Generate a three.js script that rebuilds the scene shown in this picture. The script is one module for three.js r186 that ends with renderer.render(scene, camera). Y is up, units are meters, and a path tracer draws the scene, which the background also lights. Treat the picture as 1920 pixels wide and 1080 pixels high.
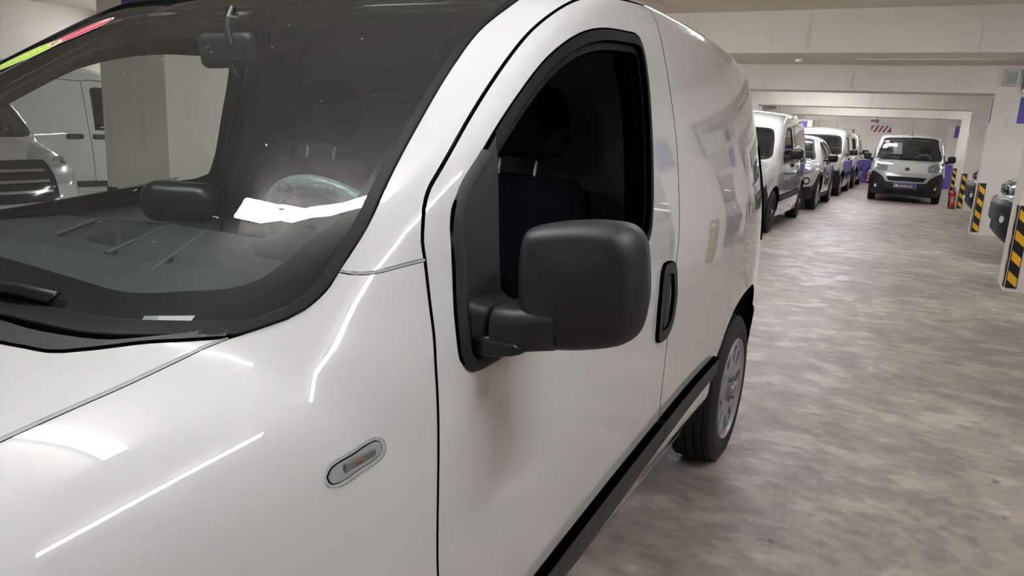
import * as THREE from 'three';
import { RoundedBoxGeometry } from 'three/addons/geometries/RoundedBoxGeometry.js';
import { mergeGeometries, toCreasedNormals } from 'three/addons/utils/BufferGeometryUtils.js';
import { RectAreaLightUniformsLib } from 'three/addons/lights/RectAreaLightUniformsLib.js';

// ---------- camera, light, exposure ----------
const scene = new THREE.Scene();
scene.background = new THREE.Color(0x000000);
const renderer = new THREE.WebGLRenderer({ antialias: true });
renderer.toneMapping = THREE.LinearToneMapping;
renderer.toneMappingExposure = 1.78;
renderer.shadowMap.enabled = true;
RectAreaLightUniformsLib.init();
const camera = new THREE.PerspectiveCamera(42.74, 16 / 9, 0.05, 80);
camera.matrixAutoUpdate = true;
{ // the phone stands beside the van's nose at eye height, turned 29 degrees to the left, 12 degrees down, a little rolled
  const VP = [1728 - 960, -(282 - 540), -1380], V2 = [VP[0] + 1000, VP[1] - 51, -1380];
  const mz = new THREE.Vector3(...VP).normalize(), hp = new THREE.Vector3(...V2).normalize();
  const up = new THREE.Vector3().crossVectors(hp, mz).normalize(); if (up.y < 0) up.negate();
  const zc = mz.clone().negate(), xc = new THREE.Vector3().crossVectors(up, zc);
  const m = new THREE.Matrix4().set(xc.x, xc.y, xc.z, 0, up.x, up.y, up.z, 0, zc.x, zc.y, zc.z, 0, 0, 0, 0, 1);
  camera.quaternion.setFromRotationMatrix(m); camera.position.set(0, 1.31, 0);
}
const TUBE_GLOW = 43, TUBE_WHITE = 0xf3f6ff, PANEL_POWER = 7;      // lamp brightness, one place
const FIXTURES = [];                                               // [x, z] of ceiling lamps, filled below
FIXTURES.push([-1.3, 4.8, 2.58], [-1.22, -0.78, 2.58]);                // x, z, y, 1 when it runs along the aisle
for (const z of [-5.9, -11.4, -17.1, -22.8, -28.4]) FIXTURES.push([-1.3, z, 2.61], [-3.1, z, 2.61]);  // the row over the parked vans is unseen, added to brighten them
FIXTURES.push([0.72, -0.95, 2.58, 1]);
FIXTURES.push([2.7, -6.4, 2.61], [2.0, -11.4, 2.61]);  // unseen right-bay lamps, added to brighten the nearest beam and background
FIXTURES.push([-2.2, -18.4, 2.61], [-2.2, -24.0, 2.61], [2.0, -24.0, 2.61]);  // unseen lamps added to brighten the far end of the aisle
FIXTURES.push([-4.4, -30.0, 2.27, 1]);
FIXTURES.push([-8.6, 4.8, 2.61], [-8.6, 0.5, 2.61], [-7.0, -6.2, 2.61], [-9.6, -7.0, 2.61], [-7, -11.4, 2.61], [-7, -17.1, 2.61]);  // unseen left-aisle lamps, partly added to light the left wall
for (const z of [-0.4, -5.9, -11.4, -17.1, -22.8, -28.4]) FIXTURES.push([3.4, z, 2.61]);  // unseen right-bay row, added to brighten the background and the van side

// ---------- helpers ----------
const rnd = (s => () => { s |= 0; s = s + 0x6D2B79F5 | 0; let t = Math.imul(s ^ s >>> 15, 1 | s); t = t + Math.imul(t ^ t >>> 7, 61 | t) ^ t; return ((t ^ t >>> 14) >>> 0) / 4294967296; })(7);
const used = {};
const numbered = n => { if (!(n in used)) { used[n] = 0; return n; } used[n]++; return `${n}_${String(used[n]).padStart(3, '0')}`; };
const D2 = THREE.DoubleSide;
const V3 = (x, y, z) => new THREE.Vector3(x, y, z);
function thing(name, label, category, pos = [0, 0, 0], turn = 0, group) {
  const o = new THREE.Group(); o.name = numbered(name); scene.add(o); o.position.set(...pos); o.rotation.y = turn;
  o.userData = { label, category }; if (group) o.userData.group = group; return o;
}
function structure(name, parent = scene) { const o = new THREE.Group(); o.name = numbered(name); o.userData.kind = 'structure'; parent.add(o); return o; }
function part(name, geo, mat, parent, label) {
  const g = Array.isArray(geo) ? merge(geo) : geo;
  const m = new THREE.Mesh(g, mat); m.name = name; m.castShadow = m.receiveShadow = true; parent.add(m); if (label) m.userData.label = label; return m;
}
function merge(list) {
  const all = list.map(g => { let q = g.index ? g.toNonIndexed() : g; const n = q.attributes.position.count; const o = new THREE.BufferGeometry();
    o.setAttribute('position', q.attributes.position); o.setAttribute('normal', q.attributes.normal);
    o.setAttribute('uv', q.attributes.uv || new THREE.BufferAttribute(new Float32Array(n * 2), 2)); return o; });
  return mergeGeometries(all);
}
const tr = (g, x = 0, y = 0, z = 0, rx = 0, ry = 0, rz = 0) => { g.applyMatrix4(new THREE.Matrix4().compose(V3(x, y, z), new THREE.Quaternion().setFromEuler(new THREE.Euler(rx, ry, rz)), V3(1, 1, 1))); return g; };
const box = (w, h, d, r = .004, s = 2) => new RoundedBoxGeometry(w, h, d, s, Math.min(r, w / 2.01, h / 2.01, d / 2.01));
const cyl = (r, h, n = 24, r2 = r) => new THREE.CylinderGeometry(r2, r, h, n);
function mirrorX(g) {
  const o = g.clone(), p = o.attributes.position, n = o.attributes.normal;
  for (let i = 0; i < p.count; i++) { p.setX(i, -p.getX(i)); if (n) n.setX(i, -n.getX(i)); }
  if (o.index) { const a = o.index.array; for (let i = 0; i < a.length; i += 3) { const t = a[i]; a[i] = a[i + 1]; a[i + 1] = t; } }
  else for (const k in o.attributes) { const at = o.attributes[k], s = at.itemSize, a = at.array; for (let i = 0; i < at.count; i += 3) for (let j = 0; j < s; j++) { const t = a[i * s + j]; a[i * s + j] = a[(i + 1) * s + j]; a[(i + 1) * s + j] = t; } }
  return o;
}
const tube = (pts, r, seg = 40, rs = 10, closed = false) => new THREE.TubeGeometry(new THREE.CatmullRomCurve3(pts.map(p => V3(...p)), closed, 'centripetal'), seg, r, rs, closed);
// loft: rings of equal count, each a list of [x,y,z]; caps close the ends
function loft(rings, capA = true, capB = true, closed = true) {
  const n = rings[0].length, pos = [], idx = [];
  rings.forEach(r => r.forEach(p => pos.push(...p)));
  const w = closed ? n : n - 1;
  for (let i = 0; i < rings.length - 1; i++) for (let j = 0; j < w; j++) { const a = i * n + j, b = i * n + (j + 1) % n, c = a + n, d = b + n; idx.push(a, b, d, a, d, c); }
  const cap = (k, flip) => { const c = [0, 0, 0]; rings[k].forEach(p => p.forEach((v, i) => c[i] += v / n)); const ci = pos.length / 3; pos.push(...c); for (let j = 0; j < n; j++) { const a = k * n + j, b = k * n + (j + 1) % n; flip ? idx.push(ci, b, a) : idx.push(ci, a, b); } };
  if (capA) cap(0, true); if (capB) cap(rings.length - 1, false);
  const g = new THREE.BufferGeometry(); g.setAttribute('position', new THREE.Float32BufferAttribute(pos, 3)); g.setIndex(idx); g.computeVertexNormals();
  g.setAttribute('uv', new THREE.Float32BufferAttribute(new Float32Array(pos.length / 3 * 2), 2));
  return g;
}
// ---------- noise and procedural textures ----------
const hash = (x, y, s) => { let h = Math.imul(x, 374761393) + Math.imul(y, 668265263) + Math.imul(s, 974711) | 0; h = Math.imul(h ^ h >>> 13, 1274126177); return ((h ^ h >>> 16) >>> 0) / 4294967296; };
function vnoise(x, y, px, py, s) { const xi = Math.floor(x), yi = Math.floor(y), fx = x - xi, fy = y - yi, u = fx * fx * (3 - 2 * fx), v = fy * fy * (3 - 2 * fy), m = (a, n) => ((a % n) + n) % n;
  const a = hash(m(xi, px), m(yi, py), s), b = hash(m(xi + 1, px), m(yi, py), s), c = hash(m(xi, px), m(yi + 1, py), s), d = hash(m(xi + 1, px), m(yi + 1, py), s);
  return a + (b - a) * u + (c - a) * v + (a - b - c + d) * u * v; }
const fbm = (x, y, px, py, s, o = 4) => { let t = 0, a = .5, n = 0; for (let i = 0; i < o; i++) { t += a * vnoise(x, y, px, py, s + i); n += a; x *= 2; y *= 2; px *= 2; py *= 2; a *= .5; } return t / n; };
function dataTex(w, h, fn, srgb = false, rx = 1, ry = 1) {
  const d = new Uint8Array(w * h * 4), o = [0, 0, 0];
  for (let j = 0; j < h; j++) for (let i = 0; i < w; i++) { fn(i / w, j / h, o); const k = (j * w + i) * 4; d[k] = Math.max(0, Math.min(255, o[0] * 255)); d[k + 1] = Math.max(0, Math.min(255, o[1] * 255)); d[k + 2] = Math.max(0, Math.min(255, o[2] * 255)); d[k + 3] = 255; }
  const t = new THREE.DataTexture(d, w, h); t.wrapS = t.wrapT = THREE.RepeatWrapping; t.magFilter = THREE.LinearFilter; t.minFilter = THREE.LinearMipmapLinearFilter; t.generateMipmaps = true; t.repeat.set(rx, ry); if (srgb) t.colorSpace = THREE.SRGBColorSpace; t.needsUpdate = true; return t;
}
function canvasTex(w, h, draw) { const c = document.createElement('canvas'); c.width = w; c.height = h; draw(c.getContext('2d'), w, h); const t = new THREE.CanvasTexture(c); t.colorSpace = THREE.SRGBColorSpace; t.anisotropy = 8; return t; }
const std = (color, roughness = .6, o = {}) => new THREE.MeshStandardMaterial({ color, roughness, ...o });
const phys = (color, roughness, o = {}) => new THREE.MeshPhysicalMaterial({ color, roughness, ...o });
const grainTex = dataTex(256, 256, (u, v, o) => { o[0] = o[1] = o[2] = .5 + .5 * (vnoise(u * 128, v * 128, 128, 128, 5) - .5) + .5 * (vnoise(u * 64, v * 64, 64, 64, 8) - .5); }, false, 12, 12);
const MAT = {
  paint: phys(0xd2d2cd, .03, { specularIntensity: .5, clearcoat: 1, clearcoatRoughness: 0, side: D2 }),
  plastic: std(0x17181a, .52, { bumpMap: grainTex, bumpScale: .0004, side: D2 }),
  plasticSmooth: std(0x131415, .34, { side: D2 }),
  rubber: phys(0x0b0b0c, .62, { specularIntensity: .45, side: D2 }),
  gloss: phys(0x0a0a0b, .12, { side: D2 }),
  glass: phys(0xe0eae3, .0, { transmission: .988, thickness: 0, ior: 1.5, side: D2 }),
  sideGlass: phys(0xcfdad4, .0, { transmission: 1, thickness: 0, ior: 1.5, side: D2 }),
  tint: phys(0x161a18, .0, { transmission: 1, thickness: 0, ior: 1.5, side: D2 }),
  lens: phys(0xf2f4f4, .03, { transmission: 1, thickness: 0, ior: 1.5, side: D2 }),
  chrome: std(0xd8dadc, .12, { metalness: 1, side: D2 }),
  silver: std(0x9fa2a4, .35, { metalness: .75, side: D2 }),
  steel: std(0x8d8f90, .4, { metalness: .9, side: D2 }),
  dark: std(0x101112, .85, { side: D2 }),
  well: std(0x0b0b0b, .9, { side: D2 }),
  seat: phys(0x0d0f12, .95, { specularIntensity: .25, side: D2 }),
  seatGrey: std(0x5c5c5c, .92, { side: D2 }),
  trim: std(0x8a8b86, .8, { side: D2 }),
  trimDark: std(0x26282a, .75, { side: D2 }),
  partition: std(0x5a5857, .75, { side: D2 }),
  headliner: std(0xb4b4ac, .95, { side: D2 }),
  tyre: std(0x1d1c1b, .78, { side: D2 }),
  red: phys(0x8e0b10, .15, { clearcoat: 1, side: D2 }),
  amber: phys(0xd06a18, .3, { side: D2 }),
};
const crumple = dataTex(256, 256, (u, v, o) => { const a = Math.abs(fbm(u * 10, v * 6, 10, 6, 21, 4) - .5) * 2.4; o[0] = o[1] = o[2] = a; }, false, 6, 1);
Object.assign(MAT, {
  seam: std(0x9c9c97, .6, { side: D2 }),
  wheelCover: std(0xa0a2a4, .36, { metalness: .4, side: D2 }),
  trimGrey: std(0x9a9c95, .8, { side: D2 }),
  frit: phys(0x08090a, .6, { specularIntensity: .15, side: D2 }),
  vin: std(0xffffff, .5, { side: D2 }),
  silverPaint: phys(0xb4b6b8, .35, { metalness: .5, clearcoat: .6, side: D2 }),
  chromeSoft: std(0xd9dcde, .3, { metalness: .45, side: D2 }),
  lampGlass: phys(0xdfe3e4, .08, { clearcoat: 1 }),
  badge: phys(0x242426, .2, { clearcoat: 1 }),
  plateBack: std(0x1a2a6a, .5),
  plateFace: std(0xffffff, .4),
  dash: std(0x3c4043, .68, { bumpMap: grainTex, bumpScale: .0005, side: D2 }),
  dashLight: std(0x5c6062, .55),
  dust: std(0x8c8e8a, .9, { side: D2 }),
  film: phys(0x75868a, .3, { bumpMap: crumple, bumpScale: .004, clearcoat: .6, clearcoatRoughness: .15 }),
  mirror: std(0xcfd3d6, .02, { metalness: 1, side: D2 }),
  mirrorBack: std(0x2e3133, .4),
});
MAT.plateFace.map = canvasTex(512, 112, (c, w, h) => { c.fillStyle = '#24307c'; c.fillRect(0, 0, w, h); c.strokeStyle = '#dfe2ee'; c.lineWidth = 4; c.strokeRect(3, 3, w - 6, h - 6); c.textBaseline = 'middle'; c.font = 'bold 82px sans-serif'; c.fillStyle = '#ffffff'; c.fillText('A', 40, 60); c.fillStyle = '#f0c23a'; c.font = 'bold 74px sans-serif'; const x = 40 + 62; c.fillText('utomarin', x, 62); c.fillStyle = '#dfe2ee'; c.fillRect(14, 16, 10, 80); });
MAT.headReflector = std(0xb8bdc0, .22, { metalness: .6, side: D2 });
MAT.badgeFace = std(0xffffff, .25, { map: canvasTex(128, 128, (c, w, h) => { c.fillStyle = '#3b1c20'; c.fillRect(0, 0, w, h); c.fillStyle = '#b9bcbf'; c.font = 'bold 40px sans-serif'; c.textAlign = 'center'; c.textBaseline = 'middle'; c.fillText('FIAT', 64, 66); }) });
MAT.bulbAmber = phys(0x8a5a3a, .3); MAT.repeater = std(0xa9adab, .35, { side: D2 });
MAT.vin.map = canvasTex(256, 48, (c, w, h) => { c.fillStyle = '#a9aca5'; c.fillRect(0, 0, w, h); c.fillStyle = '#6d706b'; for (let i = 0; i < 17; i++) c.fillRect(26 + i * 12, 16, 7, 16); });
// natural cubic spline through [x,y] points, linear outside
function spline(pts) {
  const n = pts.length, x = pts.map(p => p[0]), a = pts.map(p => p[1]), h = [], al = [0], l = [1], mu = [0], zz = [0], c = new Array(n).fill(0), b = [], d = [];
  for (let i = 0; i < n - 1; i++) h.push(x[i + 1] - x[i]);
  for (let i = 1; i < n - 1; i++) {
    al[i] = 3 * ((a[i + 1] - a[i]) / h[i] - (a[i] - a[i - 1]) / h[i - 1]);
    l[i] = 2 * (x[i + 1] - x[i - 1]) - h[i - 1] * mu[i - 1]; mu[i] = h[i] / l[i]; zz[i] = (al[i] - h[i - 1] * zz[i - 1]) / l[i];
  }
  for (let j = n - 2; j >= 0; j--) {
    c[j] = j === 0 ? 0 : zz[j] - mu[j] * c[j + 1];
    b[j] = (a[j + 1] - a[j]) / h[j] - h[j] * (c[j + 1] + 2 * c[j]) / 3; d[j] = (c[j + 1] - c[j]) / (3 * h[j]);
  }
  const eb = b[n - 2] + 2 * c[n - 2] * h[n - 2] + 3 * d[n - 2] * h[n - 2] ** 2;
  return t => {
    if (t <= x[0]) return a[0] + b[0] * (t - x[0]);
    if (t >= x[n - 1]) return a[n - 1] + eb * (t - x[n - 1]);
    let i = 0; while (t > x[i + 1]) i++;
    const u = t - x[i]; return a[i] + u * (b[i] + u * (c[i] + u * d[i]));
  };
}
const smax = (a, b, k) => { const h = Math.max(k - Math.abs(a - b), 0) / k; return Math.max(a, b) + h * h * h * k / 6; };
const smin = (a, b, k) => -smax(-a, -b, k);
// The small van's outer form, in its own frame: x to its left, y up, z forward, origin on the floor under the front axle.
const sideY = spline([[.15, .805], [.3, .835], [.45, .849], [.6, .856], [.75, .859], [.9, .856], [1.05, .846], [1.2, .818], [1.35, .784], [1.5, .745], [1.65, .698], [1.8, .645]]);
const sideZ = spline([[-3.2, -.13], [-3.0, -.074], [-2.75, -.038], [-2.4, -.014], [-1.9, -.003], [-1.4, 0], [-.9, 0], [-.4, -.003], [0, -.014], [.3, -.045], [.55, -.11], [.8, -.24]]);
const roofZ = spline([[-3.2, 1.64], [-3.0, 1.672], [-2.6, 1.705], [-2.1, 1.722], [-1.6, 1.72], [-1.2, 1.705], [-.85, 1.675], [-.5, 1.63]]);
const screenY = spline([[.95, .175], [1.02, .08], [1.08, -.005], [1.14, -.0935], [1.2, -.183], [1.3, -.336], [1.4, -.495], [1.5, -.659], [1.6, -.827], [1.75, -1.08]]);
const hoodZ = spline([[-.3, 1.092], [-.1, 1.069], [.1, 1.042], [.3, 1.004], [.45, .965], [.6, .905], [.72, .83], [.8, .75]]);
const noseY = spline([[.15, .68], [.3, .775], [.45, .805], [.58, .805], [.7, .785], [.8, .745], [.9, .66], [1, .52]]);
const tuck = (y, z) => { const t = Math.min(1, Math.max(0, (.47 - y) / .2)), w = Math.min(1, Math.max(0, Math.min((-.36 - z) / .12, (z + 2.12) / .12))); return .07 * t * t * (3 - 2 * t) * w; };
const flare = (y, z, zc) => { const r = Math.hypot(y - .31, z - zc); return .012 * Math.exp(-(((r - .36) / .07) ** 2)); };
const body1 = {
  side: (x, y, z) => Math.abs(x) - (sideY(y) + sideZ(z) + (y < .85 ? flare(y, z, 0) + flare(y, z, -2.513) - tuck(y, z) : 0)),
  roof: (x, y, z) => y - (roofZ(z) - .055 * (x / .65) ** 2),
  screen: (x, y, z) => (z - (screenY(y) - .25 * x * x)) * .53,
  hood: (x, y, z) => (y - (hoodZ(z) - .02 * (x / .7) ** 2)) * .98,
  nose: (x, y, z) => z - (noseY(y) - .3 * Math.abs(x / .8) ** 2.8),
  F(x, y, z) {
    const K0 = .02, K1 = .22;
    const s = this.side(x, y, z);
    let t = smin(this.screen(x, y, z), this.hood(x, y, z), .02);
    t = smax(t, this.roof(x, y, z), .16);
    const c01 = (a, d, t) => { t = Math.min(1, Math.max(0, (t - a) / (d - a))); return t * t * (3 - 2 * t); };
    const k = .09 + K0 * c01(-1.05, -.55, z) + K1 * c01(1.3, 1.04, y) * c01(-.75, -.45, z);
    let f = smax(s, t, k);
    f = smax(f, this.nose(x, y, z), .16);
    if (x < -.3 && z > -1.4) { const c = (a, d, t) => { t = Math.min(1, Math.max(0, (t - a) / (d - a))); return t * t * (3 - 2 * t); }; f -= .022 * c(-.35, -.6, x) * c(1.2, 1.36, y) * c(-1.35, -1.05, z); }
    return smax(f, -3.15 - z, .14);
  },
};
// ---------- panels: a polygon in a surface's own (u, v), meshed on a grid, put on the car's outer form, its edges folded in ----------
function formMaps(B) {
  const F = B.F.bind(B), yc = B.axisY ?? .75, K = .85;
  const solve = (ox, oy, oz, dx, dy, dz, t0, t1) => { // F < 0 at t0, > 0 at t1
    for (let i = 0; i < 26; i++) { const m = (t0 + t1) / 2; if (F(ox + dx * m, oy + dy * m, oz + dz * m) < 0) t0 = m; else t1 = m; }
    return V3(ox + dx * t0, oy + dy * t0, oz + dz * t0);
  };
  const normal = p => { const e = 3e-4; return V3(F(p.x + e, p.y, p.z) - F(p.x - e, p.y, p.z), F(p.x, p.y + e, p.z) - F(p.x, p.y - e, p.z), F(p.x, p.y, p.z + e) - F(p.x, p.y, p.z - e)).normalize(); };
  return {
    F, normal,
    wrap: { at: (z, w) => solve(0, yc, z, Math.cos(w / K), Math.sin(w / K), 0, 0, 1.5), normal },               // u = z, v = angle about the car's long axis x .85
    front: { at: (x, y) => { // u = x, v = y, seen from ahead
        let t = -1.6; while (F(x, y, -t) >= 0 && t < 1.6) t += .05; return solve(x, y, 0, 0, 0, 1, -t - .02, 1.6); }, normal },
    rear: { at: (x, y) => solve(x, y, 0, 0, 0, -1, B.midZ ?? 2.2, 6), normal },
    screen: B.screen && { at: (x, y) => { let a = -3, b = 2; for (let i = 0; i < 40; i++) { const m = (a + b) / 2; if (B.screen(x, y, m) < 0) a = m; else b = m; } return V3(x, y, a); },
      normal: p => { const e = 1e-3, S = B.screen; return V3(S(p.x + e, p.y, p.z) - S(p.x - e, p.y, p.z), S(p.x, p.y + e, p.z) - S(p.x, p.y - e, p.z), S(p.x, p.y, p.z + e) - S(p.x, p.y, p.z - e)).normalize(); } },
    fromZY: (z, y) => { const p = solve(.1, y, z, 1, 0, 0, 0, 1.4); return [z, Math.atan2(p.y - yc, p.x) * K]; },
    zt: (z, t) => [z, t * K],
    back: p => [p.z, Math.atan2(p.y - yc, p.x) * K],
  };
}
// smooth run through points, resampled; a path is several runs joined at corners
function run(pts, step = .012) {
  if (pts.length < 3) { const [a, b] = pts, n = Math.max(1, Math.round(Math.hypot(b[0] - a[0], b[1] - a[1]) / (step * 2.5))); return Array.from({ length: n + 1 }, (_, i) => [a[0] + (b[0] - a[0]) * i / n, a[1] + (b[1] - a[1]) * i / n]); }
  const c = new THREE.CatmullRomCurve3(pts.map(p => V3(p[0], p[1], 0)), false, 'centripetal'), n = Math.max(4, Math.round(c.getLength() / step));
  return c.getSpacedPoints(n).map(p => [p.x, p.y]);
}
function path(...runs) {
  const out = [];
  for (const r of runs) for (const p of r) { const q = out[out.length - 1]; if (!q || Math.hypot(p[0] - q[0], p[1] - q[1]) > 8e-4) out.push(p); }
  const a = out[0], b = out[out.length - 1]; if (Math.hypot(a[0] - b[0], a[1] - b[1]) < 8e-4) out.pop();
  return out;
}
const area2 = P => { let s = 0; for (let i = 0; i < P.length; i++) { const a = P[i], b = P[(i + 1) % P.length]; s += a[0] * b[1] - a[1] * b[0]; } return s / 2; };
function offset(P, d) { // inward by d (outward when negative) for a counter-clockwise polygon
  const n = P.length, out = [];
  for (let i = 0; i < n; i++) {
    const a = P[(i + n - 1) % n], b = P[i], c = P[(i + 1) % n];
    let n1 = [-(b[1] - a[1]), b[0] - a[0]], n2 = [-(c[1] - b[1]), c[0] - b[0]]; const l1 = Math.hypot(...n1) || 1, l2 = Math.hypot(...n2) || 1;
    n1 = n1.map(v => v / l1); n2 = n2.map(v => v / l2);
    let m = [n1[0] + n2[0], n1[1] + n2[1]]; const l = Math.hypot(...m); if (l < .2) { m = n1; } else m = m.map(v => v / l);
    const k = Math.min(2.2, 1 / Math.max(.3, m[0] * n1[0] + m[1] * n1[1]));
    out.push([b[0] + m[0] * d * k, b[1] + m[1] * d * k]);
  }
  return out;
}
const flipX = P => P.map(p => [-p[0], p[1]]).reverse();
function clipHalf(P, ax, val, keepGreater) {
  const out = [], n = P.length;
  for (let i = 0; i < n; i++) {
    const a = P[i], b = P[(i + 1) % n], ia = keepGreater ? a[ax] >= val : a[ax] <= val, ib = keepGreater ? b[ax] >= val : b[ax] <= val;
    if (ia) out.push(a);
    if (ia !== ib) { const t = (val - a[ax]) / (b[ax] - a[ax]), q = [0, 0]; q[ax] = val; q[1 - ax] = a[1 - ax] + (b[1 - ax] - a[1 - ax]) * t; out.push(q); }
  }
  return out;
}
function keyhole(P, H) { // joins a hole to its outline by a cut
  if (area2(P) < 0) P = [...P].reverse(); if (area2(H) > 0) H = [...H].reverse();
  let best = [1e9, 0, 0];
  P.forEach((p, i) => H.forEach((h, j) => { const d = (p[0] - h[0]) ** 2 + (p[1] - h[1]) ** 2; if (d < best[0]) best = [d, i, j]; }));
  const [, i, j] = best;
  return [...P.slice(0, i + 1), ...H.slice(j), ...H.slice(0, j + 1), ...P.slice(i)];
}
function panel(map, outline, o = {}) {
  const { cell = .03, holes = [], fold = .02, gap = 0, lift = 0, round = .0016, foldHoles = true, slab = 0 } = o;
  let P = area2(outline) < 0 ? [...outline].reverse() : outline; if (gap) P = offset(P, gap);
  const H = holes.map(h => { let q = area2(h) < 0 ? [...h].reverse() : h; return gap ? offset(q, -gap) : q; });
  let poly = P; for (const h of H) poly = keyhole(poly, h);
  const pos = [], nor = [], uv = [], idx = [], seen = new Map();
  const vert = (u, v) => { const k = Math.round(u * 2e5) + '_' + Math.round(v * 2e5); let i = seen.get(k); if (i !== undefined) return i;
    const p = map.at(u, v), n = map.normal(p); i = pos.length / 3; pos.push(p.x + n.x * lift, p.y + n.y * lift, p.z + n.z * lift); nor.push(n.x, n.y, n.z); uv.push(u, v); seen.set(k, i); return i; };
  const U = poly.map(p => p[0]), W = poly.map(p => p[1]), u0 = Math.floor(Math.min(...U) / cell), u1 = Math.ceil(Math.max(...U) / cell);
  for (let i = u0; i < u1; i++) {
    const strip = clipHalf(clipHalf(poly, 0, i * cell, true), 0, (i + 1) * cell, false); if (strip.length < 3) continue;
    const w0 = Math.floor(Math.min(...strip.map(p => p[1])) / cell), w1 = Math.ceil(Math.max(...strip.map(p => p[1])) / cell);
    for (let j = w0; j < w1; j++) {
      let c = clipHalf(clipHalf(strip, 1, j * cell, true), 1, (j + 1) * cell, false);
      c = c.filter((p, q) => { const r = c[(q + 1) % c.length]; return Math.abs(p[0] - r[0]) + Math.abs(p[1] - r[1]) > 1e-6; });
      if (c.length < 3 || Math.abs(area2(c)) < 1e-9) continue;
      const T = c.length === 3 ? [[0, 1, 2]] : THREE.ShapeUtils.triangulateShape(c.map(p => new THREE.Vector2(p[0], p[1])), []);
      for (const t of T) { const [a, b, d] = t.map(q => vert(...c[q])); if (a !== b && b !== d && a !== d) idx.push(a, b, d); }
    }
  }
  // wind every face to its normal
  for (let q = 0; q < idx.length; q += 3) {
    const [a, b, c] = [idx[q] * 3, idx[q + 1] * 3, idx[q + 2] * 3], e = [0, 1, 2].map(i => pos[b + i] - pos[a + i]), f = [0, 1, 2].map(i => pos[c + i] - pos[a + i]);
    const d = (e[1] * f[2] - e[2] * f[1]) * nor[a] + (e[2] * f[0] - e[0] * f[2]) * nor[a + 1] + (e[0] * f[1] - e[1] * f[0]) * nor[a + 2];
    if (d < 0) { const t = idx[q + 1]; idx[q + 1] = idx[q + 2]; idx[q + 2] = t; }
  }
  if (fold > 0) for (const [L, sgn] of [[P, 1], ...(foldHoles ? H.map(h => [[...h].reverse(), 1]) : [])]) {
    const n = L.length, out = offset(L, -.004), start = pos.length / 3, R = 4;
    for (let i = 0; i < n; i++) {
      const p = map.at(...L[i]), N = map.normal(p), q = map.at(...out[i]).sub(p); q.addScaledVector(N, -q.dot(N)).normalize(); p.addScaledVector(N, lift);
      const put = (s, d, nv) => { pos.push(p.x + q.x * s - N.x * d, p.y + q.y * s - N.y * d, p.z + q.z * s - N.z * d); nor.push(nv.x, nv.y, nv.z); uv.push(L[i][0], L[i][1]); };
      const mid = N.clone().add(q).normalize();
      put(0, 0, N); put(round * .7, round * .3, mid); put(round, round, q); put(round, fold, q);
    }
    for (let i = 0; i < n; i++) for (let k = 0; k < R - 1; k++) { const a = start + i * R + k, b = start + ((i + 1) % n) * R + k; idx.push(a, a + 1, b, b, a + 1, b + 1); }
  }
  const g = new THREE.BufferGeometry();
  g.setAttribute('position', new THREE.Float32BufferAttribute(pos, 3)); g.setAttribute('normal', new THREE.Float32BufferAttribute(nor, 3)); g.setAttribute('uv', new THREE.Float32BufferAttribute(uv, 2)); g.setIndex(idx);
  return g;
}
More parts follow.
